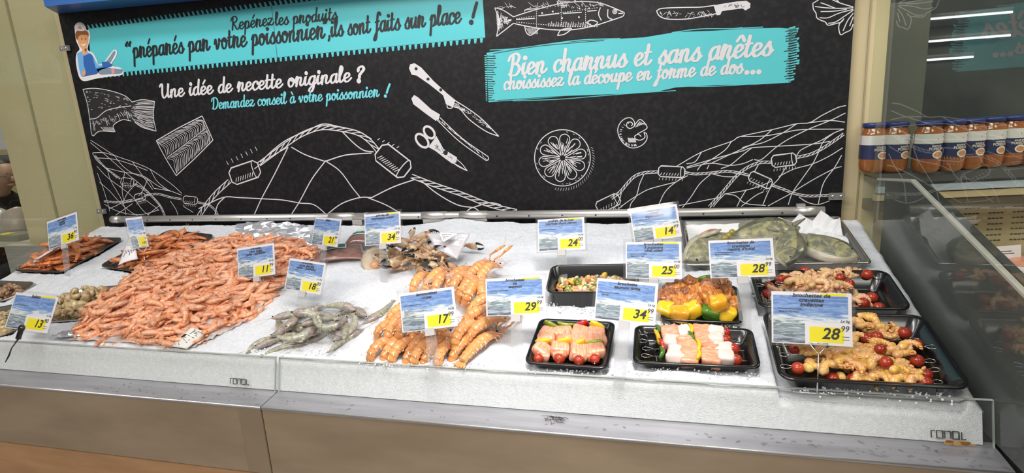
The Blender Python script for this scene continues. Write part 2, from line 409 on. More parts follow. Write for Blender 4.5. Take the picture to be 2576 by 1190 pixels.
# water drops and a wisp of feelers on the ledge
mb = MB(); zl = lambda y: 0.7785+(y-1.226)*0.085
for k in range(150):
    x = random.choice((random.uniform(0.0, 0.66), random.uniform(0.25, 0.66), random.uniform(-1.05, 0.0), random.uniform(-1.7, -1.1)))
    y = random.uniform(1.232, 1.288); r = random.uniform(0.0012, 0.0042)
    mb.ell((x, y, zl(y)), (r*random.uniform(1, 2.4), r*random.uniform(.6, 1.1), r*0.45), 8, 6, 0, R=R3(0, 0, random.uniform(-.9, .9)))
tag(mb.build('water_drops', mat('water', (0.80, 0.82, 0.85), 0.05, trans=0.9, spec=0.6)), 'clear water drops beaded on the steel front ledge', 'water', kind='stuff')
mb = MB()
P0 = on_plane(1400, 1055, Vector((0, 1.297, 0.785)), Vector((0, -0.085, 1)))
for k in range(22):
    a = random.uniform(0, 2*PI); p = P0+Vector((random.gauss(0, .012), random.gauss(0, .008), 0.0016)); pts = []
    for j in range(6):
        pts.append((p.x, p.y, max(zl(p.y)+0.0012, zl(p.y)+0.001+0.002*random.random()))); a += random.gauss(0, .8); p = p+Vector((math.cos(a), math.sin(a)*.8, 0))*0.006
        p.y = min(max(p.y, 1.23), 1.285)
    mb.tube(catmull(pts, 3), 0.0005, 4)
tag(mb.build('feeler_wisp', mat('feeler_dark', (0.05, 0.04, 0.035), 0.6)), 'tangled dark wisp of broken feelers stuck on the front ledge', 'debris')

# ------------------------------------------------------------------ spray pipe along the back of the ice
PY = 2.205
pa = on_y(283, 557, PY); pb = on_y(2074, 524.5, PY); pz = (pa.z+pb.z)/2
t = empty('spray_pipe', (0, PY, pz), 'long steel pipe with drilled holes along the foot of the black board', 'pipe')
def child(mb, n, m, p):
    o = mb.build(n, m); o.parent = p; o.matrix_parent_inverse = p.matrix_world.inverted(); return o
PR = 0.0165
def PX(px, py=545): return on_y(px, py, PY).x
cyl = lambda x0, x1, r: MB().tube([(x0, PY, pz), (x0+(x1-x0)*.5, PY, pz), (x1, PY, pz)], r, 20)
child(cyl(pa.x, PX(830), PR), 'pipe_section', M_steel, t); child(cyl(PX(830), PX(1225, 535), PR), 'pipe_section', M_steel, t)
child(cyl(PX(1225, 535), pb.x, PR), 'pipe_section', M_steel, t)
for a, b in ((283, 300), (830, 890), (918, 925), (1063, 1124), (1158, 1225), (2003, 2052)):
    child(cyl(PX(a), PX(b), PR+0.0018), 'collar', M_steel, t)
for a, b in ((888, 912), (1066, 1131), (1140, 1226)):
    child(MB().box((PX(a), PY-0.012, pz-0.058), (PX(b), PY+0.006, pz-0.012)), 'bracket', M_steel, t)
for a in (1083, 1114, 1180, 1212):
    child(MB().ell((PX(a, 565), PY-0.0125, pz-0.036), (0.005, 0.003, 0.005), 10, 6), 'bolt', M_chrome, t)
for a, b in ((378, 555), (435, 555), (491, 554), (550, 553), (613, 552), (678, 552), (736, 551), (800, 552), (1057, 552), (1253, 549), (1333, 548), (1416, 545), (1500, 545), (1769, 537), (1867, 534), (1966, 532)):
    child(MB().tube([(PX(a, b), PY-PR-0.0004, pz-0.002), (PX(a, b), PY-PR+0.004, pz-0.002)], 0.0034, 10), 'spray_hole', M_dark, t)
child(MB().box((PX(2003, 520), PY-.008, pz+PR), (PX(2025, 520), PY+.008, pz+PR+0.010)), 'valve', M_steel, t)
tag(bx('gap_strip', (-2.72, 2.225, 0.98), (0.59, 2.252, 1.078), mat('gap_black', (0.012, 0.012, 0.013), 0.4)), 'black strip filling the dark gap under the spray pipe', 'rail')  # black strip put in where the gap below the pipe looks dark

# ------------------------------------------------------------------ side panes
def clip(px, lab, y=2.25, w=0.05):
    p = on_y(*px, y)
    t = empty('glass_clip', p, lab, 'clip', None)
    child(MB().box((p.x-w/2, y-0.012, p.z-0.012), (p.x+w/2, y+0.000, p.z+0.012)), 'clip_body', mat('clip_plastic', (0.42, 0.42, 0.40), 0.15, trans=0.55), t)
    for s in (-1, 1): child(MB().ell((p.x+s*w*.26, y-0.013, p.z), (0.006, 0.003, 0.006), 10, 6), 'screw', M_chrome, t)
clip((166, 122), 'small clear clip holding the top left edge of the black board')
clip((258, 531), 'small clear clip on the board edge above the left pipe end')
clip((2103, 493), 'small dark clip at the lower right edge of the board')
tag(MB().box((-2.772, 1.30, 0.80), (-2.766, 2.245, 2.45)).build('side_pane', M_glass), 'clear glass side pane at the left end of the ice', 'pane')
GX = 0.662
t = empty('divider_screen', (GX, 1.9, 0.9), 'tall glass divider at the right end of the counter reflecting the board', 'screen')
top = [(2.252, 1.238), (2.12, 1.241), (1.85, 1.274), (1.526, 1.196), (1.19, 1.112)]
lower = [(GX, y, z) for y, z in top]+[(GX, 1.19, 0.80), (GX, 2.252, 0.80)]
child(MB().prism(lower, (0.006, 0, 0)), 'misted_pane', M_glasshaze, t)
upper = [(GX, y, z+0.004) for y, z in top]+[(GX, 1.19, 2.6), (GX, 2.252, 2.6)]
child(MB().prism(upper, (0.005, 0, 0)), 'clear_pane', M_glass, t)
e = MB()
for (y0, z0), (y1, z1) in zip(top[1:-1], top[2:]):
    e.prism([(GX-0.001, y0, z0-0.002), (GX-0.001, y1, z1-0.002), (GX-0.001, y1, z1+0.005), (GX-0.001, y0, z0+0.005)], (0.012, 0, 0))
child(e, 'pane_edge', mat('pane_edge_grey', (0.40, 0.40, 0.36), 0.3), t)

# ------------------------------------------------------------------ neighbouring chilled case
t = empty('chilled_case', (1.3, 2.3, 0), 'cream chilled display case with a jar shelf beyond the right glass', 'display case')
endp = [(0.690, y, z-0.004) for y, z in ((2.13, 1.236), (1.85, 1.268), (1.526, 1.19), (1.10, 1.086))]+[(0.690, 1.10, 0.3), (0.690, 2.13, 0.3)]
child(MB().prism(endp, (0.02, 0, 0)), 'end_panel', mat('case_end_dark', (0.028, 0.030, 0.030), 0.22, col2=(0.05, 0.052, 0.05), nscale=6), t)
za = 1.25
def on_z(px, py, z):
    r = ray(px, py); return CAMP+r*((z-CAM_Z)/r.z)
JA = on_z(2192, 433, za); JG = on_z(2531, 416, za)
D = (JG-JA); D.z = 0; D.normalize(); NB = Vector((-D.y, D.x, 0))   # NB points away from the viewer
O = JA-D*0.03
CM = Matrix(((D.x, NB.x, 0, O.x), (D.y, NB.y, 0, O.y), (0, 0, 1, 0), (0, 0, 0, 1)))
def cb(n, lo, hi, m): 
    mb = MB().box(lo, hi, 0, CM); return child(mb, n, m, t)
cb('jar_shelf', (0.03, -0.055, 1.216), (2.0, 0.32, za-0.001), mat('shelf_grey', (0.13, 0.13, 0.125), 0.3, 0.4))
cb('shelf_strip', (0.03, -0.050, 1.183), (2.0, -0.035, 1.206), mat('pale_blue_strip', (0.42, 0.48, 0.54), 0.4))
cb('light_trim', (0.03, -0.04, 1.155), (2.0, -0.02, 1.178), M_beige2)
cb('case_header', (0.03, -0.03, 1.115), (2.0, 0.25, 1.152), mat('header_brown', (0.12, 0.10, 0.07), 0.5))
bp = cb('back_panel', (0.03, 0.16, 0.80), (2.0, 0.18, 1.115), M_beige2)
cb('deck', (0.03, -0.62, 0.875), (2.0, 0.16, 0.895), M_beige2)
cb('case_base', (0.10, -0.60, 0.02), (2.0, 0.16, 0.87), mat('case_base_grey', (0.22, 0.22, 0.21), 0.5))
for gx in range(9):
    mb = MB()
    for rr in range(7):
        for k in range(4):
            x = 0.20+gx*0.085+k*0.014; z = 0.945+rr*0.021
            mb.box((x, 0.157, z), (x+0.009, 0.1598, z+0.004), 0, CM)
    child(mb, 'vent_slots', mat('slot_dark', (0.08, 0.06, 0.035), 0.8), bp)
# jars
def make_jar(label):
    t = empty('soup_jar', (0, 0, 0), label, 'jar', 'soup jars on the shelf')
    body = MB().lathe([(0.001, 0.0), (0.036, 0.0), (0.044, 0.012), (0.046, 0.03), (0.046, 0.135), (0.044, 0.150), (0.037, 0.163), (0.037, 0.170)], 28, cap=True)
    body.build('jar_body', mat('soup_orange', (0.26, 0.085, 0.020), 0.08, coat=0.6, col2=(0.32, 0.11, 0.025), nscale=15), t)
    MB().lathe([(0.001, 0.184), (0.039, 0.184), (0.041, 0.182), (0.041, 0.168), (0.037, 0.168)], 28, cap=True).build('lid', mat('lid_blue', (0.02, 0.035, 0.16), 0.35), t)
    def wrap(a0, a1, z0, z1, r, n, m, par):
        mb = MB(); rings = []
        for k in range(n+1):
            a = a0+(a1-a0)*k/n; rings.append([(r*math.cos(a), r*math.sin(a), z0), (r*math.cos(a), r*math.sin(a), z1)])
        mb.loft(rings, 0, False, False); return mb.build('label_band', m, par)
    lw = wrap(-PI, PI*0.98, 0.105, 0.140, 0.0466, 32, mat('label_cream', (0.62, 0.60, 0.57), 0.5), t)
    lb = wrap(-PI, PI*0.98, 0.052, 0.105, 0.0466, 32, mat('label_navy', (0.022, 0.03, 0.085), 0.4), t)
    # soup bowl picture
    mb = MB()
    for rx, rz, rr, mi in ((0.021, 0.0145, 0.0471, 0), (0.016, 0.0095, 0.0474, 1)):
        c = []
        for k in range(18):
            a = -PI/2+rx/0.047*math.cos(2*PI*k/18)+0.25; c.append((rr*math.cos(a), rr*math.sin(a), 0.066+rz*math.sin(2*PI*k/18)))
        q = len(c); zc = 0.066; strip = []
        for k in range(9): strip.append((k, k+1, q-k-2 if k < 8 else q-k-1, q-k-1))
        mb.add(c, [f for f in strip if len(set(f)) == 4], mi, False)
    mb.build('bowl_picture', [mat('bowl_white', (0.75, 0.66, 0.55), 0.5), mat('bowl_soup', (0.55, 0.24, 0.10), 0.5)], lb)
    for txt, z, sz in (('SOUPE DE', 0.094, 0.0075), ('POISSON', 0.083, 0.0125)):
        cu = bpy.data.curves.new('t', 'FONT'); cu.body = txt; cu.size = sz; cu.align_x = 'CENTER'; cu.offset = 0.0003
        to = bpy.data.objects.new('t', cu); C.objects.link(to); me = to.evaluated_get(bpy.context.evaluated_depsgraph_get()).to_mesh()
        mb = MB(); rr = 0.0472
        mb.add([(rr*math.cos(-PI/2+0.1+v.co.x/rr), rr*math.sin(-PI/2+0.1+v.co.x/rr), z+v.co.y) for v in me.vertices], [tuple(p.vertices) for p in me.polygons], 0, False)
        bpy.data.objects.remove(to); bpy.data.curves.remove(cu)
        mb.build('label_lettering', mat('bowl_white', (0.75, 0.66, 0.55), 0.5), lb)
    mb = MB(); mb.add([(0.0471*math.cos(-PI/2+a), 0.0471*math.sin(-PI/2+a), z) for a, z in ((0.15, .118), (0.75, .126), (0.75, .131), (0.15, .123))], [(0, 1, 2, 3)], 0, False)
    mb.build('label_stroke', mat('label_navy', (0.022, 0.03, 0.085), 0.4), lw)
    return t
words = ['farthest left soup jar, seen hazily through the misted glass', 'second soup jar from the left, seen through the misted glass', 'third soup jar from the left, just right of the gap in the row', 'fourth soup jar from the left on the shelf',
         'fifth soup jar from the left on the shelf', 'sixth soup jar from the left on the shelf', 'seventh soup jar from the left on the shelf', 'eighth soup jar from the left, cut by the right photo edge']
j0 = make_jar(words[0])
for k, (x, y, s) in enumerate(((2192, 433, 1.05), (2245, 432, 1.05), (2326, 432, 1.05), (2385, 428, 1.04), (2432, 424, 1.04), (2482, 420, 1.04), (2531, 416, 1.04), (2580, 412, 1.04))):
    p = on_z(x, y, za); M = TM(p.x, p.y, za) @ RZ(0.25+random.uniform(-.12, .12)) @ Matrix.Diagonal((s*.86, s*.86, s*.865, 1))
    if k == 0: j0.matrix_world = M
    else: dup(j0, M, words[k])
# goods in the case
def case_p(px, py, z): return on_z(px, py, z)
for k, (px, py, z, lab) in enumerate(((2545, 560, 0.965, 'upper wrapped tray of pale fillets stacked in the chilled case'), (2552, 590, 0.925, 'lower cream foam tray under the wrapped fillets in the case'))):
    p = case_p(px, py, z)
    M = Matrix.Translation(p) @ RZ(math.atan2(D.y, D.x)) @ RX(0.18)
    tt = empty('foam_tray', M, lab, 'tray')
    prof = [((0.10, 0.07), 0.0), ((0.125, 0.09), 0.02), ((0.13, 0.095), 0.024)]
    rings = [[(sx*a, sy*b, z) for sx, sy in ((-1, -1), (1, -1), (1, 1), (-1, 1))] for (a, b), z in prof]
    mb = MB().loft(rings, smooth=False); mb.build('tray_shell', mat('foam_cream', (0.66, 0.58, 0.42), 0.6), tt)
    mb = MB()
    for q in range(5): mb.ell((-0.08+q*0.04, random.uniform(-.02, .02), 0.024), (0.03, 0.06, 0.010), 10, 6)
    mb.build('fillets', mat('pale_meat', (0.55, 0.42, 0.34), 0.35), tt)
p = case_p(2530, 655, 0.93)
o = MB().box((-0.055, -0.001, 0), (0.055, 0.001, 0.05)).box((-0.04, -0.0016, 0.030), (0.02, -0.0011, 0.0325), 1).box((-0.04, -0.0016, 0.022), (0.03, -0.0011, 0.0245), 1).box((-0.04, -0.0016, 0.012), (0.0, -0.0011, 0.0145), 1).build('price_ticket', [M_white, M_ink])
o.matrix_world = Matrix.Translation(p) @ RZ(math.atan2(D.y, D.x)+0.15) @ RX(-0.15)
tag(o, 'plain white ticket standing in the chilled case', 'ticket')
p = case_p(2440, 600, 0.90)
o = MB().box((-0.025, -0.02, 0), (0.025, 0.02, 0.002)).build('paper_slip', M_white); o.matrix_world = Matrix.Translation(p) @ RZ(0.4)
tag(o, 'small white slip lying flat on the cream deck of the case', 'slip')
p = case_p(2575, 670, 0.91)
tt = empty('salmon_pack', Matrix.Translation(p) @ RZ(math.atan2(D.y, D.x)), 'pink wrapped fillet pack at the right photo edge in the case', 'pack')
MB().box((-0.09, -0.10, 0), (0.12, 0.06, 0.018)).build('pack_tray', M_white, tt)
mb = MB(); mb.ell((0.01, -0.02, 0.02), (0.085, 0.065, 0.012), 14, 8); mb.build('fillet', mat('pink_fillet', (0.72, 0.30, 0.20), 0.3), tt)

# ------------------------------------------------------------------ back room seen through the opening at the far left
sh = empty('prep_shelf', (-3.6, 2.55, 0), 'white worn shelf behind the cream wall at the far left', 'shelf')
child(MB().box((-4.6, 2.42, 0.925), (-3.36, 2.80, 0.955)), 'shelf_board', mat('worn_white', (0.58, 0.55, 0.45), 0.5), sh)
for xx in (-4.55, -3.44): child(MB().box((xx, 2.75, 0.0), (xx+0.04, 2.79, 0.925)), 'leg', M_steel, sh)
def blob(name, c, r, m, seed, lab, cat):
    mb = MB(); mb.ell((0, 0, 0), r, 20, 14)
    mb.v = [tuple(Vector(v)*(1+0.28*mnoise.noise(Vector(v)*16+Vector((seed, 0, 0))))) for v in mb.v]
    o = mb.build(name, m); o.location = c; return tag(o, lab, cat)
M_bag = mat('bag_plastic', (0.62, 0.62, 0.60), 0.25, trans=0.35, bump=0.5, bscale=40)
p = on_y(10, 590, 2.62); blob('plastic_bag', (p.x, p.y, 1.03), (0.13, 0.09, 0.085), M_bag, 1, 'crumpled clear plastic bag on the far left shelf', 'bag')
p = on_y(46, 575, 2.62); blob('plastic_bag', (p.x, p.y, 1.035), (0.075, 0.07, 0.09), mat('bag_red', (0.50, 0.42, 0.36), 0.35, bump=0.4, bscale=40), 3, 'plastic bag of reddish goods right of the clear bag on the far shelf', 'bag')
p = on_y(48, 622, 2.50)
tt = empty('wrapped_tray', (p.x, 2.50, 0.956), 'film wrapped tray with a yellow sticker on the far left shelf', 'tray')
child(MB().box((p.x-0.11, 2.44, 0.956), (p.x+0.10, 2.56, 0.99)), 'tray_shell', mat('tray_green', (0.30, 0.29, 0.22), 0.25), tt)
child(MB().box((p.x-0.09, 2.45, 0.9905), (p.x-0.02, 2.52, 0.9915)), 'sticker', M_yellow, tt)
q = on_y(10, 330, 3.2)
tag(MB().box((q.x-0.25, 3.2, q.z-0.13), (q.x+0.055, 3.21, q.z+0.22)).build('white_sheet', M_white), 'white sheet hanging behind the person in the back room', 'sheet')
q = on_y(15, 398, 3.15)
tag(MB().box((q.x-0.3, 3.15, q.z-0.03), (q.x+0.075, 3.19, q.z+0.025)).build('wall_rail', mat('grey_rail', (0.20, 0.21, 0.22), 0.4)), 'grey rail under the white sheet in the back room', 'rail')
# ------------------------------------------------------------------ person in the back room
def person():
    c = on_y(8, 445, 3.1)
    t = empty('person', (c.x, 3.1, 0.0), 'person with dark hair and glasses in dark clothes bending forward at the far left', 'person')
    M = Matrix.Translation((c.x, 3.1, c.z)) @ RZ(-0.15)
    def put(mb, n, m, p=t):
        o = mb.build(n, m); o.data.transform(t.matrix_world.inverted() @ M); o.parent = p; return o
    skin = mat('skin', (0.45, 0.26, 0.18), 0.5)
    # body: one surface from hips over the bent back and neck to the crown, then down the face side
    sec = [((-0.42, 0, -1.24), .10, .10), ((-0.42, 0, -0.80), .13, .11), ((-0.40, 0, -0.45), .16, .12), ((-0.33, 0, -0.28), .19, .12), ((-0.20, 0, -0.16), .16, .11), ((-0.10, 0, -0.11), .065, .06),
           ((-0.055, 0, -0.075), .058, .058), ((-0.02, 0, -0.045), .070, .085), ((0.01, 0, -0.005), .078, .098), ((0.02, 0, 0.045), .074, .094), ((0.015, 0, 0.09), .055, .070), ((0.01, 0, 0.112), .015, .02)]
    rings = []
    for k, (p, wy, wx) in enumerate(sec):
        a = 0 if k < 3 else (-0.5 if k < 7 else -0.05)
        rings.append([Vector(p)+Vector((math.cos(j*PI/10)*wx*math.cos(a), math.sin(j*PI/10)*wy, math.cos(j*PI/10)*wx*math.sin(a))) for j in range(20)])
    mb = MB().loft(rings)
    mb.ell((0.112, 0, -0.015), (0.020, 0.014, 0.022), 8, 6)           # nose
    mb.ell((0.088, 0, -0.055), (0.024, 0.030, 0.012), 8, 6)           # mouth and chin
    for s in (-1, 1): mb.ell((-0.005, s*0.080, -0.01), (0.020, 0.010, 0.032), 8, 6)
    for s in (-1, 1): mb.ell((0.098, s*0.032, 0.012), (0.010, 0.012, 0.009), 8, 6)
    for s in (-1, 1):                                                  # arms reaching down to the shelf, hand with fingers
        mb.tube([(-0.25, s*0.19, -0.20), (-0.12, s*0.22, -0.40), (0.08, s*0.15, -0.44), (0.14, s*0.13, -0.44)], [0.055, 0.045, 0.034, 0.03], 10)
        for q in range(4): mb.tube([(0.13, s*(0.10+q*0.018), -0.44), (0.19, s*(0.10+q*0.018), -0.45), (0.215+0.006*q, s*(0.10+q*0.018), -0.47)], [0.009, 0.008, 0.007], 6)
        mb.tube([(0.13, s*0.095, -0.44), (0.165, s*0.072, -0.455)], [0.009, 0.008], 6)
    put(mb, 'body', skin)
    # hair cap
    mb = MB(); rings = []
    for i in range(9):
        th = PI*i/15
        rings.append([(-0.002+0.103*math.sin(th)*math.cos(j*PI/10)-0.012*i/8, 0.090*math.sin(th)*math.sin(j*PI/10), 0.01+0.122*math.cos(th)-(0.035 if (i > 5 and math.cos(j*PI/10) < 0.2) else 0)) for j in range(20)])
    mb.loft(rings); put(mb, 'hair', mat('hair_dark', (0.015, 0.012, 0.010), 0.55))
    mb = MB()
    for s in (-1, 1):
        mb.tube([(0.115, s*(0.034+0.022*math.cos(a*PI/6)), 0.012+0.018*math.sin(a*PI/6)) for a in range(13)], 0.0025, 6)
        mb.tube([(0.115, s*0.056, 0.015), (0.05, s*0.092, 0.012), (-0.01, s*0.094, 0.005)], 0.0025, 6)
    put(mb, 'glasses', mat('frame_grey', (0.25, 0.22, 0.20), 0.3))
    rings = []
    for k, (p, wy, wx) in enumerate(sec[:6]):
        a = 0 if k < 3 else -0.5; g = 0.014
        rings.append([Vector(p)+Vector((math.cos(j*PI/10)*(wx+g)*math.cos(a), math.sin(j*PI/10)*(wy+g), math.cos(j*PI/10)*(wx+g)*math.sin(a))) for j in range(20)])
    mb = MB().loft(rings, cap=False)
    for s in (-1, 1): mb.tube([(-0.25, s*0.19, -0.20), (-0.12, s*0.22, -0.40), (0.05, s*0.155, -0.437)], [0.068, 0.058, 0.046], 10)
    put(mb, 'jacket', mat('jacket_dark', (0.02, 0.02, 0.022), 0.7))
person()
# ------------------------------------------------------------------ printed board
YB = 2.26
board = empty('display_board', (-1.08, YB, 1.1), 'large black printed board with chalk style drawings and turquoise banners behind the ice', 'board')
structure_top = 2.32
child(MB().box((-2.760, YB, 1.02), (0.600, YB+0.018, structure_top)), 'board_panel', M_black, board)
def B(px, py):
    p = on_y(px, py, YB); return (p.x, p.z)
def art(mb, name, m, layer=1, parent=None):
    o = mb.build(name, m, None, None, False)
    o.data.transform(Matrix.Translation((0, YB-0.0006*layer, 0)))
    # faces toward the viewer
    p = parent or board
    o.parent = p; o.matrix_parent_inverse = p.matrix_world.inverted()
    return o
def fill(mb, pts, mi=0, d=0.0):
    mb.add([(x, -d, z) for x, z in pts], [tuple(range(len(pts)))], mi, False)
def S(mb, pix, w, smooth=True, mi=0, jit=0.0, ox=0, oy=0, k=1.0):
    """stroke through photo points (ox,oy + p/k) on the board, w in photo pixels"""
    P = [B(ox+(x+random.uniform(-jit, jit))/k, oy+(y+random.uniform(-jit, jit))/k) for x, y in pix]
    if smooth and len(P) > 2: P = catmull(P, 4)
    ribbon(mb, P, w*0.00159, mi, cap=False)
def Fp(mb, pix, mi=0, ox=0, oy=0, k=1.0, smooth=False, d=0.0):
    P = [B(ox+x/k, oy+y/k) for x, y in pix]
    if smooth: P = catmull(P+[P[0]], 4)[:-1]
    fill(mb, P, mi, d)

# ---- turquoise banners
def banner_teeth(pa, pb, up, mb, n, hw=0.55, ln=0.018):
    a, b = np.array(B(*pa)), np.array(B(*pb)); t = (b-a)/np.hypot(*(b-a)); L_ = np.hypot(*(b-a)); nrm = np.array([-t[1], t[0]])*(1 if up else -1)
    for i in range(n):
        s = a+(b-a)*(i+0.1)/n; w = L_/n*hw
        q = [s-nrm*0.001, s+t*w-nrm*0.001, s+t*(w*0.9+ln*0.55)+nrm*ln, s+t*(w*0.5+ln*0.5)+nrm*ln]
        if not up: q = [s-nrm*0.001, s+t*w-nrm*0.001, s+t*(w*0.9-ln*0.2)+nrm*ln, s+t*(w*0.5-ln*0.3)+nrm*ln]
        fill(mb, q)
mb = MB()
bl, br_, tl = B(232, 189), B(1221, 94.5), B(222, 72.5)
sl = (B(637.6, 20.5)[1]-tl[1])/(B(637.6, 20.5)[0]-tl[0]); TRz = tl[1]+sl*(br_[0]-tl[0])
fill(mb, [bl, br_, (br_[0], TRz), tl])
ban = None
banner_teeth((232, 189), (1221, 94.5), False, mb, 78)
P0_, P1_ = tl, (br_[0], TRz)
t_ = np.array(P1_)-np.array(P0_); Ln = np.hypot(*t_); t_ /= Ln; nr = np.array([-t_[1], t_[0]])
for i in range(78):
    s = np.array(P0_)+t_*Ln*(i+0.1)/78; w = Ln/78*0.5; fill(mb, [s-nr*.001, s+t_*w-nr*.001, s+t_*(w*.9-0.008)+nr*0.018, s+t_*(w*.5-0.010)+nr*0.018])
ban = art(mb, 'turquoise_banner', M_turq, 1)
mb = MB(); ribbon(mb, [B(683, 14), B(690, 70), B(697.5, 143)], 0.002); art(mb, 'banner_joint', mat('joint_dark', (0.03, 0.12, 0.14), 0.6), 2, ban)
mb = MB()
random.seed(3)
topl = [(1224, 133), (1300, 121), (1400, 108), (1500, 101), (1620, 94), (1700, 81), (1800, 77), (1880, 72), (1960, 70), (1985, 72)]
botl = [(1985, 208), (1900, 213), (1800, 214), (1700, 220), (1660, 229), (1560, 236), (1440, 241), (1330, 250), (1229, 257)]
Fp(mb, topl+botl)
for i in range(21):                                                    # fringe of brush strokes at both ends
    y = 138+i*5.6; Fp(mb, [(1226, y), (1226, y+4.2), (1219+i*0.2, y+3.3+random.uniform(-1, 1)), (1218+i*0.2, y+0.6)])
for i in range(22):
    y = 70+i*6.2; l = random.uniform(16, 28)*(1 if i < 18 else .6); Fp(mb, [(1984, y), (1984, y+4.4), (1984+l, y+1.5-l*.25+3), (1984+l, y-l*.28)])
S(mb, [(1232, 126), (1300, 122), (1400, 108), (1470, 100), (1560, 97)], 2.2); S(mb, [(1690, 82), (1760, 73), (1840, 72), (1920, 68)], 2.0); S(mb, [(1853, 71), (1868, 69)], 1.5)
S(mb, [(1290, 254), (1400, 250), (1490, 243), (1600, 234), (1700, 228)], 1.6); S(mb, [(1700, 217), (1800, 217), (1900, 211), (1990, 206)], 1.6)
ban2 = art(mb, 'brushed_banner', M_turq, 1)
mb = MB()
for i in range(20):
    y = 141+i*5.8; S(mb, [(1224, y), (1236+random.uniform(-4, 10), y+.5), (1242+random.uniform(-6, 8), y+random.uniform(-1, 1))], 1.6)
for i in range(20):
    y = 76+i*6.3; S(mb, [(1984+random.uniform(-14, 0), y+3), (2004, y-2)], 1.7)
S(mb, [(1240, 135), (1340, 118), (1440, 108), (1520, 102)], 1.3); S(mb, [(1250, 253), (1400, 243), (1480, 240)], 1.2)
art(mb, 'brush_gaps', M_ink, 2, ban2)

# ---- script lettering
GL = {}
def g(ch, adv, *st): GL[ch] = (adv, [list(s) for s in st])
g('a', .92, [(.68,.82),(.5,1),(.22,.85),(.06,.42),(.16,.06),(.36,.04),(.6,.4),(.7,.95)], [(.7,.98),(.62,.35),(.68,.05),(.82,.08),(.95,.3)])
g('b', .86, [(.12,1.85),(.1,1.2),(.1,.35),(.25,.02),(.5,.08),(.66,.5),(.58,.92),(.36,.95),(.14,.6)], [(.6,.92),(.78,.82),(.9,.86)])
g('c', .76, [(.62,.72),(.6,.95),(.4,1),(.16,.8),(.06,.4),(.2,.04),(.44,.04),(.7,.28),(.8,.42)])
g('d', .94, [(.66,.82),(.5,1),(.22,.85),(.06,.42),(.16,.06),(.36,.04),(.58,.36),(.7,.95)], [(.78,1.85),(.7,1.2),(.62,.35),(.68,.05),(.82,.08),(.96,.3)])
g('e', .78, [(.04,.38),(.3,.46),(.56,.66),(.54,.93),(.36,1),(.14,.78),(.06,.36),(.22,.03),(.46,.05),(.7,.28),(.8,.4)])
g('f', .66, [(.72,1.62),(.64,1.85),(.44,1.8),(.34,1.4),(.26,.6),(.16,-.3),(.02,-.72),(-.14,-.78),(-.14,-.55),(.1,-.1),(.45,.25),(.66,.4)], [(.04,.95),(.58,1.02)])
g('g', .9, [(.66,.82),(.5,1),(.22,.85),(.06,.42),(.18,.08),(.38,.08),(.6,.45),(.7,.95)], [(.7,.98),(.62,.3),(.52,-.4),(.3,-.78),(.06,-.68),(.16,-.36),(.5,-.08),(.92,.3)])
g('h', .95, [(.16,1.85),(.12,1.1),(.08,.02)], [(.1,.45),(.3,.9),(.5,1),(.6,.8),(.52,.3),(.6,.04),(.78,.1),(.96,.34)])
g('i', .5, [(.0,.45),(.16,.98),(.1,.3),(.18,.04),(.34,.1),(.52,.34)], [(.24,1.42),(.25,1.46)])
g('j', .5, [(.2,.98),(.1,-.3),(-.1,-.75)], [(.26,1.42),(.27,1.46)])
g('l', .56, [(.02,.4),(.34,1.2),(.38,1.7),(.24,1.82),(.14,1.4),(.1,.4),(.2,.04),(.38,.1),(.58,.36)])
g('m', 1.36, [(.0,.6),(.14,.95),(.14,.6),(.08,.02)], [(.1,.4),(.3,.9),(.46,1),(.54,.8),(.46,.02)], [(.5,.4),(.7,.9),(.88,1),(.98,.8),(.9,.3),(.98,.04),(1.16,.1),(1.36,.34)])
g('n', .98, [(.0,.6),(.14,.95),(.14,.6),(.08,.02)], [(.1,.4),(.32,.9),(.5,1),(.6,.8),(.52,.3),(.6,.04),(.78,.1),(.98,.34)])
g('o', .84, [(.44,.98),(.2,.9),(.06,.45),(.18,.05),(.42,.04),(.62,.4),(.6,.85),(.42,1),(.34,.8),(.54,.66),(.86,.74)])
g('p', .9, [(.0,.6),(.2,.98),(.16,.5),(.02,-.82)], [(.14,.5),(.34,.95),(.56,.95),(.64,.55),(.5,.1),(.28,.02),(.12,.2)], [(.5,.08),(.7,.12),(.9,.34)])
g('r', .98, [(.0,.45),(.16,1.08),(.3,.92),(.2,.5),(.1,.02)], [(.14,.35),(.36,.88),(.56,.98),(.64,.8),(.54,.3),(.62,.04),(.8,.1),(.98,.34)])
g('s', .72, [(.0,.36),(.28,.8),(.42,1.04),(.44,.8),(.58,.45),(.5,.1),(.26,.0),(.06,.12),(.12,.26)], [(.5,.12),(.74,.38)])
g('t', .6, [(.26,1.6),(.2,1.0),(.12,.35),(.2,.04),(.4,.1),(.6,.36)], [(.0,1.0),(.5,1.04)])
g('u', .98, [(.0,.6),(.14,.96),(.1,.35),(.2,.04),(.4,.12),(.62,.6)], [(.7,.96),(.62,.3),(.7,.04),(.84,.1),(.98,.34)])
g('v', .88, [(.0,.55),(.14,.96),(.22,.6),(.28,.04),(.5,.35),(.66,.95),(.6,.8),(.9,.78)])
g('z', .82, [(.04,.86),(.2,1),(.6,.92),(.36,.5),(.04,.06),(.3,.12),(.56,.02),(.72,.14),(.84,.34)])
g('R', 1.25, [(.34,1.7),(.3,.9),(.2,.02)], [(.02,1.3),(.2,1.72),(.62,1.86),(.92,1.6),(.8,1.15),(.4,.9),(.62,.55),(.86,.05),(1.06,.05),(1.25,.34)])
g('U', 1.35, [(.0,1.45),(.18,1.75),(.34,1.6),(.28,.7),(.36,.1),(.62,.05),(.92,.5),(1.08,1.2),(1.12,1.75),(1.0,.6),(1.06,.06),(1.22,.1),(1.36,.34)])
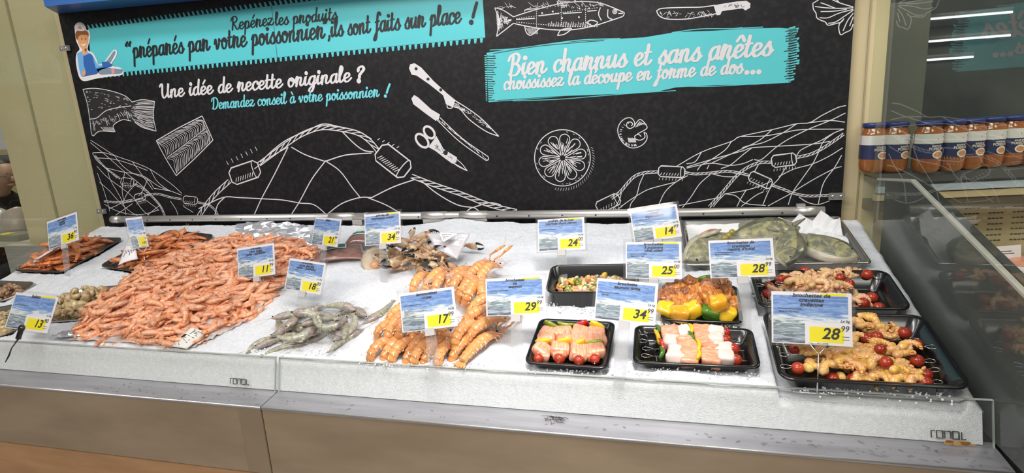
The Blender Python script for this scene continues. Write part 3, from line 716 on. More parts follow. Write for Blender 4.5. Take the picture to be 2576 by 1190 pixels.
g('D', 1.4, [(.5,1.65),(.42,.8),(.3,.08)], [(.06,1.3),(.24,1.7),(.7,1.84),(1.14,1.55),(1.2,.8),(.86,.12),(.4,.0),(.12,.14)])
g('B', 1.3, [(.46,1.65),(.4,.8),(.26,.05)], [(.04,1.3),(.24,1.7),(.72,1.86),(1.0,1.55),(.84,1.1),(.5,.96),(.92,.86),(1.06,.45),(.8,.04),(.4,.0),(.1,.12)])
g('!', .5, [(.36,1.85),(.26,1.1),(.2,.55)], [(.12,.06),(.13,.1)])
g('?', .9, [(.16,1.3),(.24,1.7),(.6,1.84),(.78,1.5),(.5,1.05),(.34,.78),(.32,.5)], [(.26,.06),(.27,.1)])
g(',', .4, [(.16,.12),(.14,-.1),(.02,-.32)]); g('.', .5, [(.15,.06),(.16,.1)])
g('“', .6, [(.2,1.8),(.08,1.5),(.14,1.42)], [(.46,1.8),(.34,1.5),(.4,1.42)]); g('”', .6, [(.1,1.82),(.16,1.65),(.02,1.42)], [(.38,1.82),(.44,1.65),(.3,1.42)])
ACC = {'é': ('e', [(.34,1.3),(.6,1.72)]), 'à': ('a', [(.26,1.72),(.5,1.32)]), 'ê': ('e', [(.1,1.3),(.4,1.7),(.66,1.3)])}
def script(text, a, b, xh, wt, m, name, layer=2, slant=0.12, parent=None, outline=None):
    """a,b: photo points of the baseline ends; xh: x-height in photo px; wt stroke width in x-heights"""
    A_, B_ = np.array(B(*a)), np.array(B(*b)); W = np.hypot(*(B_-A_)); tx = (B_-A_)/W; ty = np.array([0.0, 1.0])
    x = 0; strokes = []
    for ch in text:
        if ch == ' ': x += .62; continue
        acc = None
        if ch in ACC: ch, acc = ACC[ch]
        adv, st = GL[ch]
        for s in st+([acc] if acc else []):
            strokes.append([(x+p[0]+slant*p[1], p[1]) for p in s])
        x += adv
    sx = W/(x-.1); sy = xh*0.00159
    mb = MB()
    for s in strokes:
        if len(s) == 2 and abs(s[0][1]-s[1][1]) < .1 and abs(s[0][0]-s[1][0]) < .1:
            c = A_+tx*s[0][0]*sx+ty*s[0][1]*sy; r = wt*sy*.72
            fill(mb, [tuple(c+r*np.array([math.cos(k*PI/6), math.sin(k*PI/6)])) for k in range(12)]); continue
        q = catmull(s, 6); P = [A_+tx*p[0]*sx+ty*p[1]*sy for p in q]; ws = []
        for i in range(len(P)):
            t = P[min(i+1, len(P)-1)]-P[max(i-1, 0)]; t = t/(np.hypot(*t) or 1)
            ws.append(wt*sy*(0.52+0.42*abs(t[1])-(0.14 if t[1] > 0.3 and abs(t[0]) > .3 else 0)))
        ribbon(mb, P, ws)
    return art(mb, name, m, layer, parent)
script('Repérez', (582, 76), (687, 63), 18, .27, M_ink, 'banner_lettering', 3, parent=ban)
script('les produits', (693, 64), (848, 50), 18, .27, M_ink, 'banner_lettering', 3, parent=ban)
script('“', (317, 150), (332, 149), 26, .34, M_ink, 'banner_lettering', 3, parent=ban)
script('préparés par votre poissonnier', (337, 146), (816, 96), 27, .27, M_ink, 'banner_lettering', 3, parent=ban)
script('”,ils sont faits sur place', (816, 95), (1158, 58), 25, .26, M_ink, 'banner_lettering', 3, parent=ban)
script('!', (1181, 58), (1196, 57), 24, .36, M_ink, 'banner_lettering', 3, parent=ban)
script('Une idée de recette originale', (404, 247), (881, 205), 22, .34, M_chalk, 'white_slogan', 1)
script('?', (897, 205), (915, 204), 20, .46, M_chalk, 'white_slogan', 1)
script('Demandez conseil à votre poissonnier', (533, 275), (953, 243), 17, .29, M_turqtxt, 'turquoise_slogan', 1)
script('!', (966, 243), (978, 242), 16, .40, M_turqtxt, 'turquoise_slogan', 1)
script('Bien charnus et sans arêtes', (1277, 191), (1938, 139), 27, .31, M_chalk, 'banner_lettering', 3, parent=ban2)
script('choississez la découpe en forme de dos', (1268, 226), (1866, 184), 19, .32, M_chalk, 'banner_lettering', 3, parent=ban2)
script('...', (1874, 184), (1916, 182), 19, .40, M_chalk, 'banner_lettering', 3, parent=ban2)

# ---- drawings
def rope(mb, pix, w=9, pitch=16, lw=2.2, **kw):
    k = kw.get('k', 1.0); ox, oy = kw.get('ox', 0), kw.get('oy', 0)
    q = catmull([(ox+x/k, oy+y/k) for x, y in pix], 10); L_ = 0; acc = [0]
    for i in range(1, len(q)): L_ += math.dist(q[i-1], q[i]); acc.append(L_)
    n = max(8, int(L_/2.5)); pts = []; nr = []
    for i in range(n+1):
        s = L_*i/n; j = 0
        while j < len(acc)-2 and acc[j+1] < s: j += 1
        u = (s-acc[j])/max(1e-6, acc[j+1]-acc[j]); a, b = np.array(q[j]), np.array(q[j+1]); pts.append((a+(b-a)*u, s)); d = (b-a)/(np.hypot(*(b-a)) or 1); nr.append(np.array([-d[1], d[0]]))
    for sg in (1, -1): S(mb, [tuple(p+nn*sg*w/2) for (p, s), nn in zip(pts, nr)], lw, False)
    for m_ in range(int(L_/pitch)+1):
        s0 = m_*pitch; seg = [(p, nn, s) for (p, s), nn in zip(pts, nr) if s0 <= s <= s0+pitch*1.25]
        if len(seg) > 2: S(mb, [tuple(p+nn*(w/2-(s-s0)/(pitch*1.25)*w)) for p, nn, s in seg], lw*.9, False)
def float_(mb, c, L_, h, ang, lw=3.0, hatch=True, under=True):
    ca, sa = math.cos(ang), math.sin(ang)
    def T(x, y): return (c[0]+x*ca-y*sa, c[1]+x*sa+y*ca)
    r = h*.22
    out = [(-L_/2, -h/2+r), (-L_/2+r, -h/2), (L_/2-r, -h/2), (L_/2, -h/2+r), (L_/2, h/2-r), (L_/2-r, h/2), (-L_/2+r, h/2), (-L_/2, h/2-r), (-L_/2, -h/2+r)]
    S(mb, [T(*p) for p in out], lw, False)
    S(mb, [T(L_/2-h*.28+h*.10*math.cos(a), h*.5*math.sin(a)) for a in np.linspace(PI/2, 1.5*PI, 8)], lw*.8)
    if hatch:
        n = max(5, int(L_/9))
        for i in range(n): x = -L_/2+h*.2+(L_-h*.6)*i/n; S(mb, [T(x, h*.36), T(x+h*.12, h*.12)], lw*.6)
    if under:
        for i in range(8): x = -L_/2+L_*(i+.5)/8; S(mb, [T(x, h*.62), T(x-h*.05, h*.82)], lw*.5)
# centre net
random.seed(11); mb = MB()
k2 = dict(ox=600, oy=0, k=2.1257)
rope(mb, [(500, 545), (520, 515), (545, 485), (578, 455)], 10, 18, 2.6)
rope(mb, [(652, 413), (690, 385), (725, 360), (760, 338), (805, 322), (850, 324), (900, 335), (930, 355), (950, 378)], 10, 20, 2.6)
rope(mb, [(1035, 443), (1090, 464), (1160, 488), (1230, 515), (1300, 532)], 10, 20, 2.6)
S(mb, [(655, 408), (690, 375), (725, 350), (775, 328), (812, 312), (850, 318), (900, 330), (935, 350)], 2.8)
S(mb, [(640, 425), (680, 395), (725, 370)], 2.4)
float_(mb, (616, 434), 76, 44, -0.33, 3.4, True, False); float_(mb, (989, 405), 92, 52, 0.66, 3.4, True, False)
for l in ([(725, 370), (690, 440), (658, 500), (640, 540)], [(733, 370), (770, 390), (818, 406)], [(818, 406), (870, 390), (935, 385)], [(818, 406), (785, 450), (755, 505), (733, 540)], [(818, 404), (855, 430), (885, 470), (905, 495)],
          [(500, 525), (560, 497), (600, 497), (660, 500)], [(660, 500), (710, 503), (755, 511)], [(755, 511), (790, 515), (822, 540)], [(822, 540), (860, 512), (905, 497), (935, 497)], [(935, 497), (990, 470), (1042, 452)], [(925, 497), (970, 515), (1005, 535)],
          [(860, 330), (890, 360), (915, 378), (940, 382)], [(1060, 455), (1100, 487), (1150, 515), (1190, 522)], [(1190, 522), (1230, 510), (1260, 515)], [(565, 497), (548, 515), (540, 545)], [(1170, 535), (1190, 522), (1210, 535)]): S(mb, l, 3.0)
for i in range(7): S(mb, [(575+i*12, 415-i*6), (570+i*12, 405-i*6)], 1.8)
for i in range(5): S(mb, [(950+i*12, 352+i*5), (956+i*12, 348+i*5)], 1.8)
art(mb, 'net_drawing', M_chalk, 1)
# left net
mb = MB(); q = dict(ox=180, oy=180, k=3.1316)
for l in ([(150,540),(230,590),(340,660),(480,710),(620,770),(780,880),(870,960)], [(150,560),(260,650),(340,720),(420,790),(520,870),(620,960),(700,1060),(740,1130)], [(165,640),(200,700),(270,760),(360,840)], [(170,640),(260,640),(340,665)], [(190,680),(330,690),(470,730),(600,780)],
          [(200,745),(280,830),(400,920),(480,985),(560,1090),(610,1130)], [(280,760),(400,790),(560,820),(680,900),(780,940),(870,975)], [(340,665),(400,740),(480,800),(600,850),(650,920)], [(480,710),(560,820),(640,930)], [(620,770),(680,870),(780,945)],
          [(220,870),(300,940),(380,1030),(460,1100),(520,1135)], [(205,800),(250,920),(290,1050),(300,1100)], [(280,760),(310,860),(380,980),(420,1070),(430,1130)], [(420,790),(400,920),(410,1010)], [(520,870),(440,960),(400,1030),(300,1080)], [(620,960),(520,1010),(400,1040)],
          [(600,850),(560,940),(530,980)], [(260,1045),(340,1090),(440,1120),(560,1125),(690,1090)], [(500,1010),(560,1000),(650,1060),(690,1095)], [(780,1020),(820,1080),(840,1130)], [(880,1060),(960,1110)], [(650,920),(780,940)], [(600,1130),(700,1050)], [(350,1130),(480,1040)]): S(mb, l, 1.7, **q)
rope(mb, [(185,660),(260,750),(385,845)], 3, 9, 1.2, **q); rope(mb, [(490,885),(560,920),(640,990),(700,1060),(735,1135)], 4, 9, 1.2, **q)
rope(mb, [(255,1020),(360,1030),(490,1010)], 4, 9, 1.2, **q); rope(mb, [(580,975),(680,965),(780,990),(870,1005)], 4, 9, 1.2, **q); rope(mb, [(995,1030),(1080,1050),(1130,1090),(1155,1135)], 4, 9, 1.2, **q)
for c, L_, h, a in (((320.5, 457.5), 32, 19, .16), ((352, 496.5), 27, 20, -.25), ((479, 503.5), 36, 19, .1)): float_(mb, c, L_, h, a, 1.8)
art(mb, 'net_drawing', M_chalk, 1)
# right net
mb = MB(); q = dict(ox=1480, oy=240, k=3.7194)
for l in ([(830,660),(1060,530),(1340,430),(1420,385),(1720,320),(1950,265),(2070,255),(2180,190),(2330,115),(2410,95)], [(1420,385),(1640,380),(1820,350),(2000,320),(2390,315)], [(2070,255),(2260,235),(2400,250)], [(2405,165),(2260,235),(2050,320),(1880,405)],
          [(1000,560),(1060,530)], [(920,640),(1000,620),(1060,530)], [(1340,430),(1280,510),(1150,600),(1060,650),(1020,700)], [(1720,320),(1600,420),(1440,500),(1330,550),(1140,640)], [(1950,265),(1820,350),(1640,440),(1500,470),(1440,490)], [(920,670),(1150,600),(1440,520),(1530,490),(1780,475),(2100,455),(2260,430)],
          [(920,680),(1140,635),(1310,655),(1440,640),(1540,600)], [(1240,685),(1330,650),(1440,560),(1530,490)], [(2390,315),(2290,355),(2180,420),(2100,455),(1990,510),(1950,560)], [(2050,320),(1880,405),(1750,490),(1620,600),(1550,600)], [(2300,350),(2200,430),(2150,540),(2100,640)], [(2380,490),(2250,570),(2100,640),(1920,690),(1780,760)],
          [(2370,560),(2300,680),(2200,820),(2150,1020)], [(2370,665),(2290,690),(2100,790),(1920,900)], [(2100,640),(2000,780),(1910,910),(1870,1025)], [(1850,670),(1780,780),(1700,870),(1630,1030)], [(1720,800),(1600,850),(1460,890),(1280,920)], [(1480,880),(1430,960),(1390,1040)], [(1280,920),(1380,940),(1470,1010),(1660,1030)],
          [(1280,920),(1220,980),(1170,1040)], [(850,1030),(1000,1000),(1250,950)], [(1140,740),(1040,830),(960,950),(880,1050)], [(930,750),(820,810),(720,900),(660,1020)], [(820,810),(700,840),(560,880),(450,940)], [(520,740),(480,830),(450,940),(400,1010),(385,1070)], [(450,940),(360,1000),(270,1070)], [(310,905),(290,980),(230,1070)],
          [(1130,650),(1110,690)], [(1590,650),(1550,720)], [(1640,900),(1560,940),(1430,1040)], [(1910,910),(1780,980),(1680,1035)], [(1970,950),(2050,1000),(2150,1020),(2260,985)], [(1160,735),(1280,760),(1400,760)]): S(mb, l, 1.9, **q)
rope(mb, [(215,965),(300,900),(360,830),(430,760),(520,725),(650,715)], 6, 12, 1.5, **q); rope(mb, [(900,720),(1000,735),(1150,725),(1300,710),(1430,730),(1510,750)], 5, 12, 1.5, **q)
rope(mb, [(1130,1045),(1260,900),(1380,760),(1480,680),(1600,630),(1710,625)], 6, 12, 1.5, **q); rope(mb, [(1950,580),(2080,550),(2200,490),(2320,410),(2390,360)], 6, 12, 1.5, **q); rope(mb, [(1720,840),(1830,880),(1920,915),(2050,940),(2250,935)], 5, 12, 1.5, **q)
float_(mb, (1530, 511), 62, 30, -.45, 2.2); float_(mb, (1689.5, 432), 66, 27, .05, 2.4); float_(mb, (1972, 403), 62, 30, -.13, 2.4); float_(mb, (1913, 453), 60, 26, .42, 2.2)
art(mb, 'net_drawing', M_chalk, 1)
# fish tail piece
mb = MB(); q = dict(ox=180, oy=180, k=3.1316)
Fp(mb, [(90,140),(180,132),(300,150),(420,190),(478,235),(560,222),(655,235),(645,350),(668,470),(560,440),(470,390),(400,380),(330,420),(350,475),(250,470),(165,505),(140,380)], 1, **q)
for l in ([(90,140),(180,132),(300,150),(420,190),(478,240)], [(90,140),(125,250),(145,380),(165,505),(220,470),(340,475)], [(140,375),(200,365),(270,310),(360,285),(470,270)], [(478,240),(560,222),(655,235)], [(655,235),(645,350),(668,470)], [(668,470),(560,440),(500,400)], [(470,390),(400,380),(330,425),(345,475)]): S(mb, l, 2.2, **q)
for i in range(26): S(mb, [(470+random.uniform(0, 50), 250+i*5.5), (560, 235+i*8), (650, 235+i*9.2)], 1.2, jit=5, **q)
for i in range(60):
    x = random.uniform(110, 440); y = 150+random.random()**2*(150-abs(x-110)*.1)+(x-110)*.18; S(mb, [(x, y), (x+14, y+random.uniform(-5, 6))], .9, **q)
for i in range(42): x = 160+i*7.5; y0 = 375-i*2.4; S(mb, [(x, y0+random.uniform(10, 60)), (x+12, y0+random.uniform(20, 90)+8)], 1.3, **q)
for i in range(14): S(mb, [(230+i*7, 440+random.uniform(-6, 6)), (260+i*6.5, 470)], 1.2, **q)
art(mb, 'fish_tail_drawing', [M_chalk, mat('sketch_black', (0.022, 0.021, 0.023), 0.5)], 1)
# fillet
mb = MB(); cor = [(668,545),(1030,350),(1115,540),(825,820)]
for a, b in zip(cor, cor[1:]+cor[:1]): S(mb, [a, ((a[0]+b[0])/2+random.uniform(-6, 6), (a[1]+b[1])/2+random.uniform(-6, 6)), b], 2.6, **q)
def bil(u, v): return tuple(np.array(cor[0])*(1-u)*(1-v)+np.array(cor[1])*u*(1-v)+np.array(cor[2])*u*v+np.array(cor[3])*(1-u)*v)
for i in range(27):
    u = (i+.5)/27*1.0
    S(mb, [bil(max(0, u-.10), .03), bil(min(.97, u+.02), .16), bil(min(.97, u+.05), .30), bil(min(.97, u), .46)], 1.3, jit=3, **q)
    S(mb, [bil(min(.97, u), .52), bil(min(.97, u+.08), .64), bil(min(.97, u+.05), .80), bil(max(.03, u-.04), .96)], 1.3, jit=3, **q)
S(mb, [bil(.02, .5), bil(.4, .5), bil(.98, .47)], 1.8, **q)
art(mb, 'fillet_drawing', M_chalk, 1)
# knife, sharpening steel, scissors
def quill(mb, n, a, b, spread, lw, mi):
    for i in range(n):
        t = random.random(); x = a[0]+(b[0]-a[0])*t; y = a[1]+(b[1]-a[1])*t
        S(mb, [(x+random.uniform(-spread, spread), y+random.uniform(-spread, spread)), (x+random.uniform(4, 9), y+random.uniform(2, 7))], lw, mi=mi)
mb = MB()
Fp(mb, [(1029,172),(1032,162),(1043,159),(1060,170),(1090,203),(1125,235),(1146,252),(1139,270),(1122,262),(1115,240),(1080,212),(1048,190),(1036,188)], 0)
for l in ([(1140,250),(1180,275),(1215,302),(1255,343)], [(1255,343),(1222,330),(1180,300),(1158,275),(1140,268)], [(1125,262),(1126,271),(1136,272),(1142,262)]): S(mb, l, 2.4)
for c in ((1047, 173), (1077, 199), (1109, 226)): Fp(mb, [(c[0]+4*math.cos(a), c[1]+4*math.sin(a)) for a in np.linspace(0, 2*PI, 12)[:-1]], 1, d=.0004)
for a, b in (((1140, 258), (1175, 282)), ((1165, 272), (1235, 325))): quill(mb, 26, a, b, 5, 1.0, 0)
art(mb, 'knife_drawing', [M_chalk, M_ink], 1)
mb = MB()
Fp(mb, [(1035,248),(1042,239),(1052,245),(1085,275),(1107,288),(1104,300),(1096,304),(1088,298),(1070,285),(1040,262)], 0)
for l in ([(1107,296),(1165,350),(1228,394)], [(1100,302),(1155,355),(1222,403)], [(1228,394),(1229,401),(1222,404)]): S(mb, l, 2.2)
for i in range(60): t = random.random(); S(mb, [(1103+122*t, 300+100*t+random.uniform(-3, 3)), (1107+122*t, 305+100*t)], 1.0)
art(mb, 'sharpening_steel_drawing', M_chalk, 1)
mb = MB()
for c, rx, ry, an in (((1080, 333), 17, 11, .9), ((1062, 354), 20, 12, .85)):
    S(mb, [(c[0]+rx*math.cos(a)*math.cos(an)-ry*math.sin(a)*math.sin(an), c[1]+rx*math.cos(a)*math.sin(an)+ry*math.sin(a)*math.cos(an)) for a in np.linspace(0, 2*PI, 20)], 6.0)
Fp(mb, [(1078,370),(1098,342),(1116,375),(1150,396),(1148,408),(1138,412),(1115,395),(1096,380)], 0)
for l in ([(1148,400),(1162,412),(1176,430)], [(1176,430),(1155,420),(1140,410)], [(1120,398),(1150,415),(1176,430)]): S(mb, l, 2.0)
Fp(mb, [(1121+6*math.cos(a), 384+6*math.sin(a)) for a in np.linspace(0, 2*PI, 12)[:-1]], 1, d=.0004)
quill(mb, 14, (1095, 366), (1140, 404), 5, 1.0, 1)
art(mb, 'scissors_drawing', [M_chalk, M_ink], 1)
# citrus slice
mb = MB(); cx, cy, R_ = 1415, 397, 70
def circ(r, w, n=48, a0=0, a1=2*PI, jit=0): S(mb, [(cx+r*math.cos(a), cy+r*math.sin(a)*1.01) for a in np.linspace(a0, a1, n)], w, jit=jit)
circ(70, 2.2)
for i in range(10):
    a = 2*PI*i/10+.15; b = a+2*PI/10-.07; rr = 58
    S(mb, [(cx+7*math.cos((a+b)/2), cy+7*math.sin((a+b)/2))]+[(cx+r*math.cos(t), cy+r*math.sin(t)) for r, t in ((24, a+.06), (46, a+.01), (56, a+.10), (60, (a+b)/2), (56, b-.10), (46, b-.01), (24, b-.06))]+[(cx+7*math.cos((a+b)/2), cy+7*math.sin((a+b)/2))], 2.0)
    for k in range(6):
        t = a+.12+(b-a-.24)*random.random(); r0 = random.uniform(14, 38); S(mb, [(cx+r0*math.cos(t), cy+r0*math.sin(t)), (cx+(r0+14)*math.cos(t), cy+(r0+14)*math.sin(t))], 1.5)
for i in range(20): t = random.uniform(0, 2*PI); S(mb, [(cx+66*math.cos(t), cy+66*math.sin(t)), (cx+66*math.cos(t+.07), cy+66*math.sin(t+.07))], 1.2)
for i in range(26): t = -.35+i*.085; S(mb, [(cx+76*math.cos(t), cy+76*math.sin(t)), (cx+81*math.cos(t+.03), cy+81*math.sin(t+.03)+2)], .9)
art(mb, 'citrus_drawing', M_chalk, 1)
# mushroom slice
mb = MB(); q = dict(ox=1480, oy=240, k=3.7194)
for l in ([(430,290),(432,250),(400,212),(350,215),(300,255),(275,320),(290,390),(330,450),(390,488),(450,488),(510,460),(548,410),(545,360),(520,345)], [(440,270),(480,225),(520,250),(548,290),(540,315),(460,360)], [(430,290),(390,310),(360,290),(365,255),(400,250),(415,270),(400,285)], [(520,345),(530,390),(490,418),(445,410),(435,380),(470,365),(495,385)], [(430,290),(440,270)]): S(mb, l, 2.0, **q)
for i in range(40): t = random.uniform(1.2, 4.4); S(mb, [(415+125*math.cos(t), 360+118*math.sin(t)), (415+105*math.cos(t+.05), 360+98*math.sin(t+.05))], 1.2, **q)
for i in range(12): S(mb, [(370+i*6, 400+random.uniform(-6, 6)), (380+i*6, 440)], 1.2, **q)
for i in range(14): S(mb, [(440+i*6, 300-i*3), (480+i*5, 240+i*3)], .8, jit=4, **q)
art(mb, 'mushroom_drawing', M_chalk, 1)
# whole salmon
mb = MB(); q = dict(ox=1200, oy=0, k=2.1257)
for l in ([(195,90),(270,65),(360,40),(450,18),(560,8),(650,15),(720,38),(788,68)], [(788,68),(782,85),(760,95),(700,115),(620,140),(520,158),(420,160),(320,150),(240,135),(195,125)], [(195,90),(140,55),(95,42)], [(95,42),(118,110),(105,195)], [(105,195),(150,160),(195,125)],
          [(430,20),(440,-10)], [(530,8),(510,-10)], [(255,140),(265,175),(290,188),(335,152)], [(430,190),(450,160),(505,152),(470,182),(430,190)], [(585,120),(610,108),(645,120),(620,138),(585,120)], [(660,40),(650,75),(665,110)], [(700,50),(700,90),(725,105)], [(755,72),(780,72)], [(255,62),(262,52),(320,46)]): S(mb, l, 2.2, **q)
for c, r in (((737, 62), 11), ((737, 62), 4)): S(mb, [(c[0]+r*math.cos(a), c[1]+r*math.sin(a)) for a in np.linspace(0, 2*PI, 14)], 1.8, **q)
for x in (318, 450, 580):
    for k in range(9): y0 = 40+(450-x)*.07+k*11; S(mb, [(x, y0), (x+1, y0+6)], 1.5, **q)
for k in range(34): x = 210+k*13; S(mb, [(x, 92-k*1.75+8), (x+6, 91-k*1.75+8)], 1.4, **q); S(mb, [(x, 118+min(k, 20)*1.2), (x+6, 119+min(k, 20)*1.2)], 1.4, **q)
for k in range(40): t = random.random(); S(mb, [(190-85*t, 108+random.uniform(-62, 78)*t), (170-70*t, 108+random.uniform(-62, 78)*t)], 1.2, **q)
for k in range(26): x = 380+k*9; S(mb, [(x, 128-random.uniform(0, 14)), (x+4, 142)], 1.2, **q)
for c in ((348, 70), (405, 62), (548, 45), (545, 92), (455, 97), (600, 45)): Fp(mb, [(c[0]+5*math.cos(a), c[1]+5*math.sin(a)) for a in np.linspace(0, 2*PI, 9)[:-1]], 0, **q)
for l in ([(210,105),(310,98)], [(330,85),(440,72)], [(460,72),(560,66)], [(590,60),(640,56)]): S(mb, l, 2.2, **q)
quill(mb, 60, (1250, 15), (1520, 10), 10, 1.0, 0)
for k in range(10): S(mb, [(265+k*6, 150), (280+k*5, 182)], 1.0, **q); S(mb, [(440+k*6, 2+k*.4), (450+k*6, 14)], 1.0, **q)
art(mb, 'salmon_drawing', M_chalk, 1)
# long knife at the top
mb = MB()
for l in ([(960,58),(990,45),(1100,40),(1200,38),(1275,28)], [(960,58),(975,85),(1020,102),(1120,102),(1220,85),(1285,72)]): S(mb, l, 2.2, **q)
Fp(mb, [(1265,30),(1300,22),(1390,8),(1440,4),(1462,18),(1460,42),(1435,56),(1420,45),(1340,55),(1310,60),(1300,80),(1282,82)], 0, **q)
for k in range(46): x = random.uniform(975, 1260); S(mb, [(x, random.uniform(55, 96)), (x+12, random.uniform(60, 92))], .8, **q)
for k in range(16): x = random.uniform(1320, 1430); S(mb, [(x, random.uniform(18, 44)), (x+10, random.uniform(18, 44))], .9, mi=1, **q)
art(mb, 'long_knife_drawing', [M_chalk, M_ink], 1)
# leaf
mb = MB(); q = dict(ox=1876, oy=0, k=2.1257)
for l in ([(358,18),(362,50),(375,70),(380,95),(400,108),(425,118),(440,135),(475,128),(510,118),(525,100)], [(525,100),(500,130),(498,160),(508,186),(530,175),(560,160),(574,130)], [(358,18),(380,5),(400,-10)], [(575,42),(500,45),(430,42),(370,35)], [(575,50),(500,70),(440,95),(395,95)], [(575,55),(530,85),(480,118),(440,125)], [(575,70),(545,110),(520,165)], [(575,38),(500,15),(450,-8)],
          [(540,50),(470,60),(400,62)], [(575,90),(555,140)], [(480,45),(430,25),(400,15)], [(500,15),(480,-8)]): S(mb, l, 2.0, **q)
art(mb, 'leaf_drawing', M_chalk, 1)
# fishmonger sticker: a plain cartoon man with cap, apron and fish
q = dict(ox=0, oy=0, k=2.125)
mats = [mat('sticker_white', (0.78, 0.76, 0.77), 0.4), mat('cartoon_skin', (0.75, 0.36, 0.16), 0.5), mat('cartoon_hair', (0.27, 0.10, 0.035), 0.5), mat('cartoon_shirt', (0.16, 0.42, 0.75), 0.5), mat('cartoon_apron', (0.03, 0.13, 0.42), 0.5), mat('cartoon_fish', (0.20, 0.27, 0.36), 0.5), M_ink, mat('cartoon_pink', (0.70, 0.32, 0.30), 0.5)]
mb = MB()
L0 = [(400,140),(415,122),(440,122),(458,140),(465,160),(480,165),(486,200),(475,240),(472,268),(500,285),(520,320),(530,345),(560,330),(590,290),(612,266),(628,275),(622,305),(600,340),(610,355),(640,360),(662,375),(655,400),(600,408),(520,420),(460,434),(435,425),(420,395),(408,330),(412,285),(428,262),(410,220),(404,180)]
Fp(mb, L0, 0, smooth=True, **q)
def lay(pts, mi, d, smooth=True): Fp(mb, pts, mi, d=d*0.0003, smooth=smooth, **q)
lay([(415,285),(440,275),(470,278),(500,300),(525,345),(550,350),(560,360),(530,370),(500,380),(470,400),(440,410),(424,360)], 3, 1)
lay([(448,300),(490,288),(505,330),(512,372),(470,385),(452,350)], 4, 2)
lay([(440,385),(480,372),(540,360),(560,352),(595,340),(600,355),(540,375),(520,395),(470,405),(445,408)], 4, 3)
lay([(520,372),(560,362),(610,366),(640,370),(660,372),(650,392),(600,395),(540,398)], 5, 3)
lay([(598,366),(612,366),(616,390),(602,394)], 7, 4)
lay([(438,275),(455,260),(470,275),(462,292),(448,292)], 1, 2)
lay([(416,190),(425,180),(455,182),(472,186),(474,220),(468,250),(455,268),(440,260),(424,235)], 1, 3)
lay([(406,180),(420,162),(450,160),(474,172),(476,195),(468,188),(440,186),(424,195),(418,212),(410,205)], 2, 4)
lay([(406,160),(408,140),(422,130),(442,132),(455,150),(456,164),(430,166)], 0, 5)
lay([(418,152),(430,140),(444,150),(436,158)], 7, 6)
lay([(440,206),(443,204),(444,213),(441,214)], 6, 6, False); lay([(460,204),(463,204),(463,212),(460,213)], 6, 6, False)
lay([(440,232),(452,238),(464,230),(462,240),(452,246),(442,241)], 0, 6)
lay([(456,262),(466,258),(466,272),(458,274)], 2, 6)
lay([(555,345),(580,318),(612,274),(620,282),(604,315),(585,345),(570,352)], 5, 5)
lay([(548,332),(582,330),(592,345),(575,358),(552,352)], 4, 6)
lay([(440,385),(448,378),(462,382),(458,402),(446,406)], 1, 5)
art(mb, 'fishmonger_sticker', mats, 4)
# ------------------------------------------------------------------ sea food materials
def sf(name, c1, c2, ns=60, rough=0.28, rnd=0.14, **k): return mat(name, c1, rough, col2=c2, nscale=ns, rnd=rnd, coat=0.25, lo=0.35, hi=0.7, **k)
M_sh = sf('cooked_shell', (0.74, 0.31, 0.15), (0.82, 0.47, 0.29)); M_shb = sf('cooked_band', (0.66, 0.19, 0.07), (0.78, 0.36, 0.18))
M_shh = sf('cooked_head', (0.76, 0.41, 0.26), (0.58, 0.24, 0.13), 70); M_shl = mat('feeler_orange', (0.75, 0.40, 0.25), 0.5)
M_pr = sf('prawn_shell', (0.68, 0.22, 0.07), (0.74, 0.30, 0.12)); M_prb = sf('prawn_band', (0.60, 0.13, 0.035), (0.70, 0.22, 0.07)); M_prh = sf('prawn_head', (0.56, 0.19, 0.08), (0.64, 0.28, 0.13), 40)
M_gr = sf('raw_shell', (0.28, 0.29, 0.245), (0.55, 0.51, 0.36), 55, .16, rnd=.15); M_grb = sf('raw_band', (0.22, 0.23, 0.20), (0.46, 0.43, 0.30), 80, .16, rnd=.15); M_grh = sf('raw_head', (0.20, 0.21, 0.22), (0.50, 0.38, 0.30), 80, .16, rnd=.12); M_grl = mat('raw_feeler', (0.52, 0.40, 0.30), 0.5)
M_lg = sf('langoustine_shell', (0.80, 0.36, 0.11), (0.68, 0.28, 0.10), 22, .2); M_lgb = mat('langoustine_edge', (0.90, 0.72, 0.56), 0.35); M_lgc = sf('langoustine_crease', (0.72, 0.30, 0.10), (0.66, 0.26, 0.10), 30); M_lgh = sf('langoustine_head', (0.60, 0.27, 0.11), (0.72, 0.36, 0.17), 30)
M_eye = mat('eye_black', (0.006, 0.006, 0.006), 0.15)

